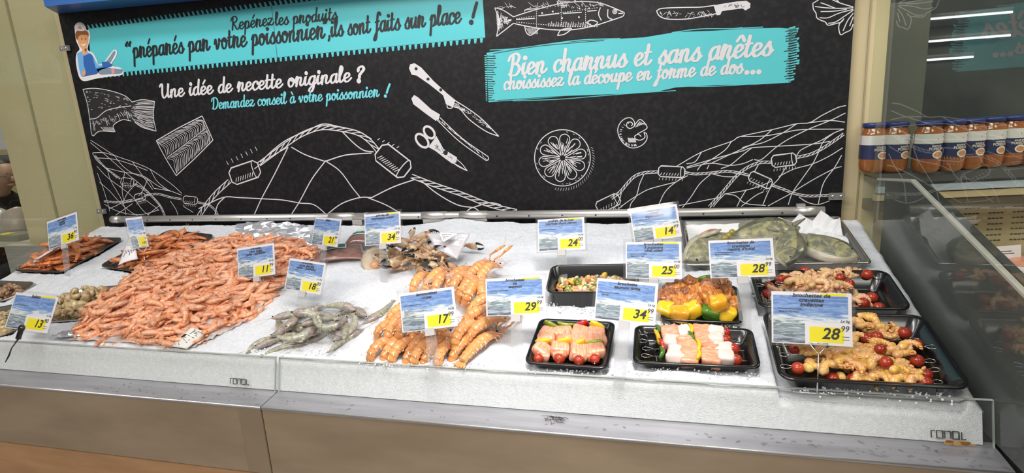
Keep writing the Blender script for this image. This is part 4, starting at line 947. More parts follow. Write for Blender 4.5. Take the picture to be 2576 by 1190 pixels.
def shrimp(name, L, curve, mats, label, cat, group, sd=1, thin=1.0, feel=1.0, legm=None):
    """lies on its side in the local XY plane, tail curling toward -Y"""
    rnd = random.Random(sd); n = 26; pts = []; rad = []; p = np.array([0.0, 0.0]); a = 0.0; ds = L/n; mis = []
    for i in range(n+1):
        t = i/n; pts.append(p.copy())
        if t < .12: r = .006+.050*(t/.12)
        elif t < .36: r = .056+.030*math.sin((t-.12)/.24*PI/2)
        else:
            u = (t-.36)/.64; r = .080*(1-u)**.55*(1-.25*u)+.020*u
            fr = ((t-.36)/.64*6) % 1; r *= 1+.09*(fr-.5)
        rad.append(r*L*thin)
        mis.append(0 if t < .35 else (2 if ((t-.36)/.64*6) % 1 > .72 else 1))
        a -= (0.1 if t < .35 else curve)/n*(1 if t < .35 else 1.55)
        p = p+np.array([-math.cos(a), -math.sin(a)])*ds
    rings = []
    for i in range(n+1):
        q = pts[min(i+1, n)]-pts[max(i-1, 0)]; q = q/np.hypot(*q); nn = np.array([-q[1], q[0]])
        rings.append([(*(pts[i]+nn*rad[i]*math.cos(2*PI*j/12)*1.06), rad[i]*.80*math.sin(2*PI*j/12)) for j in range(12)])
    ctr = np.mean(pts, axis=0)
    off = TM(-ctr[0], -ctr[1], 0.062*L*thin)
    mb = MB().loft(rings, mis=mis, M=off)
    mb.tube([(.03*L, -.012*L, 0), (-.10*L, .028*L, 0), (-.26*L, .072*L*thin, 0)], [.002*L, .008*L, .003*L], 5, 0, M=off)     # rostrum crest
    o = mb.build(name, [mats[0], mats[1], mats[2]]); tag(o, label, cat, group)
    mb = MB()
    for i in (18, 16): pass
    e = pts[n]; q = pts[n]-pts[n-1]; q /= np.hypot(*q); nn = np.array([-q[1], q[0]])
    for k in (-2, -1, 0, 1, 2):
        d = q*math.cos(k*.30)+nn*math.sin(k*.30); c = e+d*L*.055
        ang = math.atan2(d[1], d[0]); mb.ell((*c, 0), (.062*L, .017*L, .007*L), 8, 5, 0, R=R3(k*.2, 0, ang), M=off)
    mb.build('tail_fan', mats[2], o)
    mb = MB(); sgn = 1
    q0 = pts[3]
    def under(i, f): 
        q = pts[min(i+1, n)]-pts[i-1]; q = q/np.hypot(*q); nn = np.array([-q[1], q[0]])
        return pts[i]+nn*rad[i]*f, nn, q
    side = 1 if curve >= 0 else -1
    for i in (5, 6, 7, 8, 9, 12, 14, 16, 18):
        b, nn, q = under(i, .75*side); ln = (.16 if i < 10 else .085)*L; w = .006 if i < 10 else .010
        m_ = b+nn*side*ln*.5-q*ln*rnd.uniform(.1, .5); e_ = b+nn*side*ln*.75-q*ln*rnd.uniform(.4, 1.0)
        mb.tube([(*b, 0), (*m_, .01*L), (*e_, -.012*L)], [w*L, w*L*.8, w*L*.4], 4, M=off)
    mb.build('legs', legm or mats[0], o)
    if feel > 0:
        mb = MB()
        for s in (-1, 1):
            pr = np.array([0.0, 0.0]); aa = rnd.uniform(-.5, .9)*s; q = [(*pr, 0)]
            for k in range(6): aa += rnd.uniform(-.35, .45)*s; pr = pr+np.array([math.cos(aa), math.sin(aa)])*L*.11*feel; q.append((*pr, .01*L*k*s*.4))
            mb.tube(q, [.004*L]*3+[.003*L]*4, 4, M=off)
        mb.build('feelers', legm or mats[0], o)
    mb = MB(); mb.ell((-.05*L, .005*L, .030*L*thin+.006*L), (.017*L, .017*L, .014*L), 8, 6, M=off); mb.build('eye', M_eye, o)
    return o
used = {}
def put(key, proto_list, M, label=None, group=None):
    i = random.randrange(len(proto_list)); o = proto_list[i]
    if (key, i) not in used: used[(key, i)] = 1; o.matrix_world = M; return o
    return dup(o, M, label, group)
def flip(): return RX(PI) if random.random() < .5 else Matrix.Identity(4)
def hpos(px, py, h=0.0): return on_ice(px, py, h)
def in_poly(x, y, P):
    c = False; n = len(P)
    for i in range(n):
        x1, y1 = P[i]; x2, y2 = P[(i+1) % n]
        if (y1 > y) != (y2 > y) and x < (x2-x1)*(y-y1)/(y2-y1)+x1: c = not c
    return c
def edge_d(x, y, P):
    d = 9
    for i in range(len(P)):
        a, b = np.array(P[i]), np.array(P[(i+1) % len(P)]); ab = b-a; t = max(0, min(1, np.dot(np.array([x, y])-a, ab)/np.dot(ab, ab))); d = min(d, np.hypot(*(a+ab*t-[x, y])))
    return d
def scatter(poly, step, n=None, jit=.45):
    """jittered grid of ice-plane coordinates (x, s) inside a photo outline"""
    P = [on_ice(*p) for p in poly]; P = [(p.x, p.y/math.cos(SL)) for p in P]
    xs = [p[0] for p in P]; ys = [p[1] for p in P]; out = []
    y = min(ys)
    r = 0
    while y < max(ys):
        x = min(xs)+(step*.5 if r % 2 else 0)
        while x < max(xs):
            a, b = x+random.uniform(-jit, jit)*step, y+random.uniform(-jit, jit)*step*.8
            if in_poly(a, b, P): out.append((a, b, edge_d(a, b, P)))
            x += step
        y += step*.8; r += 1
    return out, P
def icexy(x, s, h): p = Vector((x, s*math.cos(SL), 0)); p.z = zice(p.y); return p+EN*h

# ------------------------------------------------------------------ the big heap of cooked shrimp
random.seed(21)
heap = [(190, 846), (205, 815), (250, 775), (300, 730), (330, 700), (420, 660), (520, 625), (600, 603), (690, 605), (770, 618), (800, 640), (770, 670), (720, 715), (680, 755), (630, 798), (560, 832), (500, 862), (440, 872), (330, 862)]
HEAP_L = 'cooked pink shrimp in the big heap at the left middle of the ice'
protos = [shrimp('cooked_shrimp', L, c, (M_shh, M_sh, M_shb), HEAP_L, 'shrimp', 'cooked shrimp in the big heap', k, 1.38, .35, M_shl) for k, (L, c) in enumerate(((.094, 1.5), (.092, 2.0), (.100, 1.0), (.088, 2.5), (.095, .6)))]
def hp_h(d): return 0.008+0.062*(1-math.exp(-d/0.085))
pts, HP = scatter(heap, 0.0335, jit=.5)
random.shuffle(pts)
if len(pts) > 292: pts = pts[:292]
main_dir = math.radians(28)
for x, s, d in pts:
    yaw = main_dir+random.gauss(0, .55)+(PI if random.random() < .35 else 0)
    sl = 0.5*math.exp(-d/0.085)
    M = ice_frame(icexy(x, s, hp_h(d)+random.uniform(-.004, .010)-0.004), 0) @ RX(random.gauss(0, .22)) @ RY(random.gauss(0, .14)) @ RZ(yaw) @ flip()
    put('heap', protos, M)
# what lies under and between them
mb = MB(); q, _ = scatter(heap, 0.026, jit=.5)
src = [(p.data, [c.data for c in p.children if c.name.startswith('tail') or c.name.startswith('eye')]) for p in protos]
mlist = [M_shh, M_sh, M_shb, M_eye]
for x, s, d in q:
    if d < .006: continue
    me, ch = random.choice(src)
    M = ice_frame(icexy(x, s, max(.002, hp_h(d)-.016+random.uniform(-.006, .004)))) @ RX(random.gauss(0, .3)) @ RY(random.gauss(0, .2)) @ RZ(main_dir+random.gauss(0, .7)+(PI if random.random() < .4 else 0)) @ flip()
    o_ = len(mb.v); mb.v += [tuple(M @ v.co) for v in me.vertices]
    for p in me.polygons: mb.f.append(tuple(i+o_ for i in p.vertices)); mb.mi.append(p.material_index); mb.sm.append(True)
tag(mb.build('shrimp_mass', mlist[:3], fix=False), 'mass of cooked shrimp under the top layer of the big heap', 'shrimp', kind='stuff')
# heap body under the shrimp so no ice shows between
g = MB(); vs = []; fs = []; idx = {}
X0, X1 = min(p[0] for p in HP), max(p[0] for p in HP); S0, S1 = min(p[1] for p in HP), max(p[1] for p in HP); G = 70
for j in range(G+1):
    for i in range(G+1):
        x = X0+(X1-X0)*i/G; s = S0+(S1-S0)*j/G; ins = in_poly(x, s, HP); d = edge_d(x, s, HP) if ins else -edge_d(x, s, HP)
        if d > -.028: idx[(i, j)] = len(vs); vs.append(icexy(x, s, (hp_h(d)-.020 if d > .02 else .0045+.0022*math.sin(x*90)+.002*math.sin(s*130+x*40))))
for j in range(G):
    for i in range(G):
        k = [(i, j), (i+1, j), (i+1, j+1), (i, j+1)]
        if all(q in idx for q in k): fs.append(tuple(idx[q] for q in k))
g.add(vs, fs); tag(g.build('plastic_sheet', mat('film_sheet', (0.60, 0.55, 0.53), 0.15, bump=.4, bscale=60)), 'crinkled clear plastic sheet spread under the big shrimp heap', 'plastic sheet')
def foil(name, pix, h0, amp, m, lab, cat, seed, n=14):
    """crumpled sheet over a photo outline of four corners"""
    c = [on_ice(*p) for p in pix]; vs = []; fs = []; r = random.Random(seed)
    for j in range(n+1):
        for i in range(n+1):
            u, v = i/n, j/n; p = c[0]*(1-u)*(1-v)+c[1]*u*(1-v)+c[2]*u*v+c[3]*(1-u)*v
            vs.append(p+EN*(h0(u, v)+amp*r.random())+Vector((r.uniform(-amp, amp)*.5, r.uniform(-amp, amp)*.5, 0)))
    for j in range(n):
        for i in range(n): a = j*(n+1)+i; fs.append((a, a+1, a+n+2, a+n+1))
    mb = MB(); mb.add(vs, fs, 0, False); o = mb.build(name, m); md = o.modifiers.new('thickness', 'SOLIDIFY'); md.thickness = 0.0006
    return tag(o, lab, cat)
M_foil = mat('silver_foil', (0.78, 0.80, 0.85), 0.22, 0.7)
foil('foil_bag', [(575, 636), (790, 630), (780, 592), (610, 588)], lambda u, v: .004+.055*v*(1-.5*abs(u-.4)), .014, M_foil, 'open silver foil bag at the back end of the big shrimp heap', 'bag', 4)
foil('foil_scrap', [(122, 856), (232, 850), (228, 835), (150, 842)], lambda u, v: .006, .008, M_foil, 'scrap of silver foil at the front left corner of the shrimp heap', 'foil', 5, 7)
# handwritten bag label at the front of the heap
def tilted_label(name, pix, hs, lab, cat, words=(), mm=None, curl=0.0):
    P = [on_ice(*p, h) for p, h in zip(pix, hs)]; n = 8; vs = []; fs = []
    nrm = (P[1]-P[0]).cross(P[3]-P[0]).normalized()
    if nrm.y > 0: nrm = -nrm
    for j in range(n+1):
        for i in range(n+1):
            u, v = i/n, j/n; p = P[0]*(1-u)*(1-v)+P[1]*u*(1-v)+P[2]*u*v+P[3]*(1-u)*v; vs.append(p+nrm*curl*math.sin(PI*u))
    for j in range(n):
        for i in range(n): a = j*(n+1)+i; fs.append((a, a+1, a+n+2, a+n+1))
    mb = MB(); mb.add(vs, fs); o = mb.build(name, mm or M_white); tag(o, lab, cat)
    md = o.modifiers.new('thickness', 'SOLIDIFY'); md.thickness = 0.0006; md.offset = 0
    mb = MB()
    def at(u, v): return P[0]*(1-u)*(1-v)+P[1]*u*(1-v)+P[2]*u*v+P[3]*(1-u)*v+nrm*(curl*math.sin(PI*u)+.0007)
    for st in words:
        w = .0012; q = [at(*p) for p in st]
        mb.tube(q, w*.8, 4)
    if words: k = mb.build('handwriting', M_ink, o)
    return o
scr = [[(.12, .55), (.30, .25), (.30, .75), (.44, .40)], [(.12, .3), (.45, .72)], [(.52, .35), (.58, .8), (.64, .4), (.70, .82), (.74, .4)], [(.78, .75), (.80, .4), (.86, .45), (.84, .7)], [(.9, .8), (.92, .4), (.97, .42)]]
bars = [[(.50+i*.018, .12), (.505+i*.018, .30)] for i in range(10)]
tilted_label('bag_label', [(424, 872), (470, 878), (522, 836), (480, 824)], (.006, .006, .02, .045), 'white plastic bag label with black handwriting at the front of the shrimp heap', 'label', [[(b, a) for a, b in st] for st in scr]+[[(b, a) for a, b in st] for st in bars], mat('label_plastic', (0.74, 0.72, 0.68), 0.3), .008)

# ------------------------------------------------------------------ trays
def rect_fit(pix, h, plane=None):
    P = [plane(*p) if plane else on_ice(*p, h) for p in pix]           # BL BR FR FL
    c = (P[0]+P[1]+P[2]+P[3])/4; u = ((P[1]-P[0])+(P[2]-P[3])); v = ((P[0]-P[3])+(P[1]-P[2]))
    w = u.length/2; d = v.length/2; u.normalize(); n = u.cross(v).normalized(); v2 = n.cross(u)
    # split the skew between the two directions
    v.normalize(); k = (v2+v).normalized(); u = k.cross(n).normalized(); v2 = n.cross(u)
    M = Matrix(((u.x, v2.x, n.x, c.x), (u.y, v2.y, n.y, c.y), (u.z, v2.z, n.z, c.z), (0, 0, 0, 1)))
    return M, w, d
def rr(w, d, r, z, n=6):
    out = []
    for cx, cy, a0 in ((w/2-r, d/2-r, 0), (-w/2+r, d/2-r, PI/2), (-w/2+r, -d/2+r, PI), (w/2-r, -d/2+r, 1.5*PI)):
        for k in range(n+1): a = a0+PI/2*k/n; out.append((cx+r*math.cos(a), cy+r*math.sin(a), z))
    return out
def tray(name, pix, H, m, lab, rim=.010, r=.022, slope=.014, hsurf=None, plane=None, ribs=False):
    M, w, d = rect_fit(pix, hsurf if hsurf is not None else H*.75, plane)
    t = empty(name, M, lab, 'tray'); th = .0015; DEPR.append((M.inverted(), w, d, H))
    rings = [rr(w, d, r, -.004), rr(w, d, r, 0), rr(w-2*rim*.3, d-2*rim*.3, r*.95, .0015), rr(w-2*rim, d-2*rim, r*.85, -.001), rr(w-2*rim-2*slope, d-2*rim-2*slope, r*.7, -H+.006), rr(w-2*rim-2*slope-.012, d-2*rim-2*slope-.012, r*.5, -H)]
    out = [rr(w, d, r, -.004), rr(w-2*rim*.7, d-2*rim*.7, r*.9, -.004), rr(w-2*rim-2*slope+.004, d-2*rim-2*slope+.004, r*.7, -H-.001), rr(w-2*rim-2*slope-.01, d-2*rim-2*slope-.01, r*.5, -H-.0025)]
    mb = MB(); n = len(rings[0])
    mb.loft(rings, cap=False); o_ = len(mb.v)-n; mb.f.append(tuple(o_+i for i in range(n))); mb.mi.append(0); mb.sm.append(True)
    mb.loft(out, cap=False); o_ = len(mb.v)-n; mb.f.append(tuple(o_+n-1-i for i in range(n))); mb.mi.append(0); mb.sm.append(True)
    mb.build('tray_shell', m, t)
    if ribs:
        mb = MB()
        for i in range(int((w-.1)/.05)):
            x = -w/2+.06+i*.05; L_ = d*.22
            mb.tube([(x, -L_, -H+.001), (x-.008, 0, -H+.0015), (x+.008, L_*.7, -H+.001)], .0035, 6)
        mb.build('floor_ribs', m, t)
    return t, M, w, d, H

# ------------------------------------------------------------------ two trays of large prawns at the back left
def prawn_tray(pix, lab, plab, group, n, sz, seed, key, dens=.030, hump=.045):
    random.seed(seed)
    t, M, w, d, H = tray('metal_tray', pix, .030, M_darktray, lab, rim=.008, r=.03, slope=.010, hsurf=.012)
    MB().prism(rr(w*.93, d*.93, .02, -.0295), (0, 0, .0008)).build('tray_floor', M_alu, t)
    pr = [shrimp('cooked_prawn', sz*f, c, (M_prh, M_pr, M_prb), plab, 'prawn', group, seed+k, 1.35, .35, M_shl) for k, (f, c) in enumerate(((1, 1.2), (1.05, .7), (.95, 1.7)))]
    for k in range(n):
        u, v = random.uniform(-.36, .36), random.uniform(-.34, .34)
        hh = hump*(1-(abs(u)/.5)**2.2)*(1-(abs(v)/.5)**2.2)
        lay = k/n
        Mx = M @ TM(u*w, v*d, -H+.003+lay*hh+.004) @ RX(random.gauss(0, .2)) @ RY(random.gauss(0, .18)) @ RZ(random.gauss(.75, .5)+(PI if random.random() < .4 else 0)) @ flip()
        put(key, pr, Mx)
    return t, M
T1 = prawn_tray([(195, 598), (312, 596), (160, 684), (24, 680)], 'dark metal tray of large prawns at the far left back of the ice', 'large cooked prawn in the far left dark tray', 'prawns in the far left tray', 100, .112, 31, 't1', hump=.080)
T2 = prawn_tray([(420, 588), (566, 583), (368, 679), (228, 671)], 'dark metal tray of prawns under the black board, between the two other cooked heaps', 'large cooked prawn in the second dark tray from the left', 'prawns in the second tray', 100, .106, 33, 't2', hump=.075)
M_lab = mat('label_white', (0.78, 0.76, 0.80), 0.35)
small = [[(.2+.12*i, .25+.1*(i % 3)), (.24+.12*i, .4+.1*(i % 2)), (.21+.12*i, .5)] for i in range(6)]+[[(.2, .7), (.5, .72)], [(.2, .8), (.7, .82)]]
tilted_label('bag_label', [(84, 664), (96, 652), (160, 614), (150, 622)], (.03, .05, .10, .07), 'rolled white label lying across the far left prawn tray', 'label', [], M_lab, .01)
tilted_label('bag_label', [(297, 668), (347, 652), (338, 610), (324, 596)], (.035, .04, .09, .10), 'white bag label with small print standing in the second prawn tray', 'label', small, M_lab, .006)

# ------------------------------------------------------------------ whelks and snails
def whelk(name, L, mats, lab, group, sd):
    r = random.Random(sd); mb = MB(); n = 44; pts = []; rad = []
    for i in range(n+1):
        t = i/n; a = t*5.2*PI; R_ = .23*L*t**1.2; pts.append((R_*math.cos(a), R_*math.sin(a), L*(.70-.98*t**1.05))); rad.append(L*(.02+.26*t**1.15)*(1 if i < n-2 else .8))
    mb.tube(pts, rad, 10, 0)
    o = mb.build(name, mats[0]); tag(o, lab, 'shellfish', group)
    mb = MB(); p = pts[-1]; mb.ell((p[0]*1.05, p[1]*1.05, p[2]-.02*L), (.20*L, .17*L, .05*L), 10, 6); mb.build('shell_mouth', mats[1], o)
    return o
M_wh = sf('whelk_tan', (0.38, 0.25, 0.10), (0.70, 0.58, 0.36), 60, .4, .2, bump=.5, bscale=120); M_wm = mat('whelk_mouth', (0.72, 0.62, 0.40), 0.3); M_wb = sf('snail_brown', (0.26, 0.13, 0.07), (0.52, 0.33, 0.20), 80, .4, .2)
def shell_tray(pix, tlab, slab, group, n, sz, seed, key, mats, hump, name, m=M_alu):
    random.seed(seed)
    t, M, w, d, H = tray('metal_tray', pix, .045, m, tlab, rim=.006, r=.05, slope=.018, hsurf=.004)
    pr = [whelk(name, sz*f, mats, slab, group, seed+k) for k, f in enumerate((1, 1.15, .88))]
    for k in range(n):
        u, v = random.uniform(-.35, .35), random.uniform(-.32, .32)
        hh = hump*(1-(abs(u)/.5)**2)*(1-(abs(v)/.5)**2)
        Mx = M @ TM(u*w, v*d, -H+.016+k/n*hh) @ Euler((random.uniform(0, 6), random.uniform(0, 6), random.uniform(0, 6))).to_matrix().to_4x4()
        put(key, pr, Mx)
shell_tray([(175, 722), (345, 720), (235, 806), (95, 806)], 'steel tray of tan whelks behind the leftmost front price card', 'tan whelk heaped in the steel tray behind the leftmost front price card', 'whelks in the steel tray', 80, .050, 41, 'w1', (M_wh, M_wm), .075, 'whelk')
shell_tray([(-70, 708), (112, 705), (20, 752), (-170, 756)], 'steel tray of small brown sea snails cut by the left photo edge', 'small brown sea snail in the tray at the left photo edge', 'sea snails in the left edge tray', 90, .030, 43, 'w2', (M_wb, M_wm), .050, 'sea_snail')
shell_tray([(-40, 772), (72, 770), (46, 852), (-100, 846)], 'dark tray of tan whelks in the front left corner behind the clipped price card', 'tan whelk in the dark tray at the front left corner', 'whelks in the front left tray', 40, .042, 47, 'w3', (M_wh, M_wm), .035, 'whelk', M_darktray)

# ------------------------------------------------------------------ raw grey shrimp
random.seed(51)
graw = [shrimp('raw_shrimp', L, c, (M_grh, M_gr, M_grb), 'x', 'shrimp', None, 60+k, 1.32, .6, M_grl) for k, (L, c) in enumerate(((.135, 1.3), (.128, 2.2), (.132, .5)))]
raw = [  # head px, tail px, height, variant, label
 ((690, 862), (640, 850), .010, 1, 'curled raw grey shrimp at the left end of the raw shrimp pile'), ((660, 880), (735, 845), .004, 0, 'raw grey shrimp lying under the left end of the pile, nearest the front glass'),
 ((740, 842), (690, 812), .004, 2, 'straight raw shrimp at the left flank of the raw pile'), ((800, 852), (735, 872), .006, 0, 'raw shrimp lying lowest at the front of the raw pile'),
 ((800, 816), (705, 880), .026, 0, 'yellowish raw shrimp sloping across the front of the raw pile'), ((738, 830), (775, 790), .045, 1, 'arched raw shrimp on top of the middle of the raw pile'),
 ((855, 808), (880, 848), .020, 2, 'raw shrimp at the right flank of the raw pile'), ((840, 838), (905, 800), .030, 0, 'big raw shrimp on the right front of the raw pile, pale belly up'),
 ((880, 778), (825, 758), .040, 2, 'raw shrimp at the top right with its head toward the langoustines'), ((800, 770), (725, 795), .030, 0, 'raw shrimp along the back left edge of the raw pile'),
 ((830, 790), (770, 780), .052, 1, 'curled raw shrimp at the top of the raw pile'), ((700, 808), (775, 792), .036, 2, 'raw shrimp with its tail pointing left over the raw pile'),
 ((870, 850), (820, 826), .008, 0, 'raw shrimp half hidden under the right front of the raw pile'), ((770, 826), (845, 806), .040, 0, 'raw shrimp lying level across the centre of the raw pile'),
 ((760, 862), (680, 872), .010, 2, 'raw shrimp at the front left of the raw pile, head toward the stem'), ((860, 800), (800, 838), .046, 1, 'raw shrimp curled over the right middle of the raw pile'), ((750, 800), (812, 800), .058, 0, 'raw shrimp lying along the very top of the raw pile'),
 ((725, 832), (790, 848), .018, 0, 'raw shrimp low in the front middle of the raw pile'), ((700, 852), (758, 822), .022, 1, 'raw shrimp crossing the left middle of the raw pile'), ((895, 830), (840, 862), .012, 2, 'raw shrimp at the lower right edge of the raw pile'), ((900, 790), (862, 772), .024, 0, 'raw shrimp at the back right edge of the raw pile'),
 ((918, 800), (985, 762), .010, 2, 'lone raw grey shrimp between the raw pile and the langoustines')]
fresh = set()
for a, b, h, k, lab in raw:
    pa_, pb_ = on_ice(*a, h), on_ice(*b, h); c = (pa_+pb_)/2; d = pa_-pb_; yaw = math.atan2(d.dot(ES), d.x)
    M = ice_frame(c, yaw) @ RX(random.gauss(0, .25)) @ (flip())
    if k not in fresh: fresh.add(k); o = graw[k]; o.matrix_world = M; o['label'] = lab; o['group'] = 'raw grey shrimp pile'
    else: dup(graw[k], M, lab, 'raw grey shrimp pile')

# ------------------------------------------------------------------ langoustines
def langoustine(L, curl, sd, claws=False):
    """belly down, head toward +Y, tail curling down toward -Y"""
    r = random.Random(sd); rings = []; mis = []; n = 36; p = np.array([0.0, 0.0]); a = 0.0; pts = [];
    for i in range(n+1):
        t = i/n; pts.append(p.copy()); a += curl/n*(.5+1.0*t)
        p = p+np.array([-math.cos(a), -math.sin(a)])*L*.47/n
    prof = []
    for i in range(n+1):
        t = i/n; fr = (t*6) % 1; w = L*(.102*(1-.32*t)+.016*(fr-.5)); prof.append(w); mis.append(1 if fr > .80 else 0)
    for i in range(n+1):
        q = pts[min(i+1, n)]-pts[max(i-1, 0)]; q /= np.hypot(*q); nn = np.array([q[1], -q[0]])
        if nn[1] < 0 and i == 0: nn = -nn
        ring = []
        for j in range(14):
            th = 2*PI*j/14; up = math.sin(th); hgt = prof[i]*(.92 if up > 0 else .55)
            v = pts[i]+nn*up*hgt; ring.append((math.cos(th)*prof[i]*1.0, v[0], v[1]))
        rings.append(ring)
    mb = MB().loft(rings, mis=mis)
    for fi in range(n*14):
        if mb.mi[fi] == 1 and math.sin(2*PI*((fi % 14)+.5)/14) > .35: mb.mi[fi] = 2
    o = mb.build('langoustine', [M_lg, M_lgb, M_lgc])
    e = pts[n]; q = pts[n]-pts[n-1]; q /= np.hypot(*q); mb = MB(); pit = math.atan2(-q[1], -q[0])
    for k in (-2, -1, 0, 1, 2):
        c = e+q*L*.055*(1-.1*abs(k)); mb.ell((k*L*.034, c[0], c[1]), (.024*L, .060*L, .008*L), 8, 5, 0, R=R3(pit, 0, 0) @ R3(0, 0, k*.28))
    mb.build('tail_fan', M_lg, o)
    mb = MB(); rg = []
    for i in range(9):
        t = i/8; w = L*.088*math.sin(PI*(.5+.42*t))**.7; rg.append([(math.cos(2*PI*j/12)*w, L*.34*t, -.16*L*t*t+math.sin(2*PI*j/12)*w*(1.0 if math.sin(2*PI*j/12) > 0 else .6)) for j in range(12)])
    mb.loft(rg); mb.build('head', M_lgh, o)
    for s in ((-1, 1) if claws else ()):
        mb = MB(); mb.tube([(s*.05*L, .30*L, -.02*L), (s*.12*L, .42*L, 0), (s*.10*L, .56*L, .01*L)], [.014*L, .016*L, .020*L], 7)
        mb.tube([(s*.10*L, .55*L, .01*L), (s*.10*L, .68*L, .01*L), (s*.085*L, .80*L, .01*L)], [.026*L, .022*L, .004*L], 7); mb.tube([(s*.075*L, .66*L, .01*L), (s*.065*L, .73*L, .01*L), (s*.08*L, .80*L, .01*L)], [.010*L, .010*L, .003*L], 6)
        mb.build('claw', M_lg, o)
    mb = MB()
    for s in (-1, 1):
        for k in range(4): y = .06*L+k*.07*L; mb.tube([(s*.05*L, y, -.03*L), (s*.13*L, y+.03*L, 0), (s*.19*L, y+.0*L, -.05*L)], [.008*L, .007*L, .003*L], 5)
        for k in range(4): y = -.06*L-k*.09*L; mb.tube([(s*.055*L, y, -.02*L), (s*.085*L, y-.02*L, -.045*L)], [.012*L, .004*L], 5, 1)
    mb.build('legs', [M_shl, M_lgb], o)
    mb = MB()
    for s in (-1, 1): mb.ell((s*.045*L, .30*L, -.055*L), (.016*L, .016*L, .016*L), 8, 6)
    mb.build('eye', M_eye, o)
    mb = MB()
    for s in (-1, 1):
        if not claws: continue
        q = [(s*.02*L, .32*L, -.08*L)]; aa = r.uniform(-.3, .3)
        for k in range(6): aa += r.uniform(-.3, .3); q.append((q[-1][0]+math.sin(aa)*.13*L, q[-1][1]+math.cos(aa)*.12*L, q[-1][2]+.05*L*math.sin(k*.6)))
        mb.tube(q, .0035*L, 4)
    if claws: mb.build('feelers', M_shl, o)
    return o
random.seed(61)
lgp = [langoustine(.190, 1.2, 1), langoustine(.180, 2.3, 2), langoustine(.20, .35, 3, True)]
for o in lgp: tag(o, 'x', 'langoustine', 'langoustine heap')
LG = [  # px of tail end region (front), lean yaw, height, variant, label
 (925, 893, -.55, .012, 1, 'langoustine at the left end of the front row'), (955, 893, -.5, .012, 0, 'second langoustine from the left in the front row'), (982, 895, -.5, .012, 1, 'third langoustine from the left in the front row'),
 (1010, 897, -.5, .012, 0, 'fourth langoustine from the left in the front row'), (1036, 900, -.45, .012, 1, 'fifth langoustine from the left in the front row, left of the clear stem'), (1062, 903, -.35, .012, 0, 'sixth front row langoustine, right beside the clear card stem'),
 (1095, 905, -.3, .012, 1, 'langoustine behind the clear stem of the card in the front row'), (1128, 893, -.5, .014, 0, 'langoustine just right of the clear card stem in the front row'), (1165, 905, -.45, .008, 2, 'lone straight langoustine at the right end, nearest the front glass'),
 (945, 832, -1.0, .030, 1, 'langoustine with a curled tail at the left flank of the heap'), (975, 836, -.2, .045, 1, 'fat curled langoustine above the left of the front row'), (1005, 838, .1, .047, 1, 'curled langoustine under the lower left corner of the card'),
 (975, 800, -.7, .050, 1, 'langoustine left of the card, second row up'), (985, 780, -.8, .040, 0, 'langoustine half behind the left edge of the card'), (1035, 850, .2, .040, 0, 'langoustine peeking out under the card'),
 (1070, 860, -.1, .040, 0, 'langoustine behind the top of the clear stem'), (1140, 852, -.45, .045, 1, 'langoustine below the right corner of the card'), (1165, 848, -.7, .040, 0, 'long langoustine sloping at the right flank with its striped tail in front'),
 (1165, 805, -.9, .055, 1, 'bright curled langoustine at the right of the price'), (1195, 800, -.7, .050, 1, 'second bright curled langoustine at the right of the price'), (1170, 775, -.9, .065, 0, 'langoustine right of the card near its middle'),
 (1180, 745, .0, .060, 1, 'round curled tail at the upper right of the heap'), (1210, 742, .2, .055, 1, 'round pale tail beside the saumon card edge'), (1160, 735, -.3, .060, 1, 'dark curled tail touching the upper right of the card'),
 (1190, 712, -.35, .050, 0, 'upright langoustine at the back right with raised tail'), (1165, 708, -.4, .050, 2, 'greenish langoustine at the back right'), (1135, 722, -.3, .055, 1, 'langoustine behind the top right corner of the card'),
 (1035, 722, -.3, .050, 1, 'brown langoustine at the back left above the card'), (1060, 722, -.4, .050, 0, 'langoustine in the back row under the pale wooden label'), (1090, 725, -.2, .055, 1, 'langoustine in the back row right of the wooden label'),
 (1110, 718, -.5, .045, 0, 'langoustine in the back row left of the greenish one'), (1010, 770, -.5, .060, 0, 'langoustine hidden behind the left of the card'), (1060, 780, -.4, .065, 1, 'langoustine hidden behind the middle of the card'), (1110, 790, -.5, .065, 0, 'langoustine hidden behind the price'),
 (1205, 770, -.5, .045, 1, 'langoustine at the right flank behind the bright curled ones'), (1095, 850, -.2, .030, 1, 'langoustine low behind the stem, second row')]
LG = [g_ for g_ in LG if 'hidden behind' not in g_[5]]
fr = set()
for px_, py_, yaw, h, k, lab in LG:
    L = .2; p = on_ice(px_, py_, h+.004)
    M = ice_frame(p, yaw) @ TM(0, L*(.40, .24, .44)[k], .010) @ RX(-.02) @ RY(random.gauss(0, .15))
    if k not in fr: fr.add(k); o = lgp[k]; o.matrix_world = M; o['label'] = lab
    else: dup(lgp[k], M, lab)
# langoustine bed
tilted_label('wooden_label', [(1065, 716), (1146, 698), (1150, 684), (1075, 702)], (.06, .06, .075, .075), 'pale wooden strip label lying on the back of the langoustine heap', 'label', [], mat('strip_beige', (0.62, 0.45, 0.36), 0.5), 0)

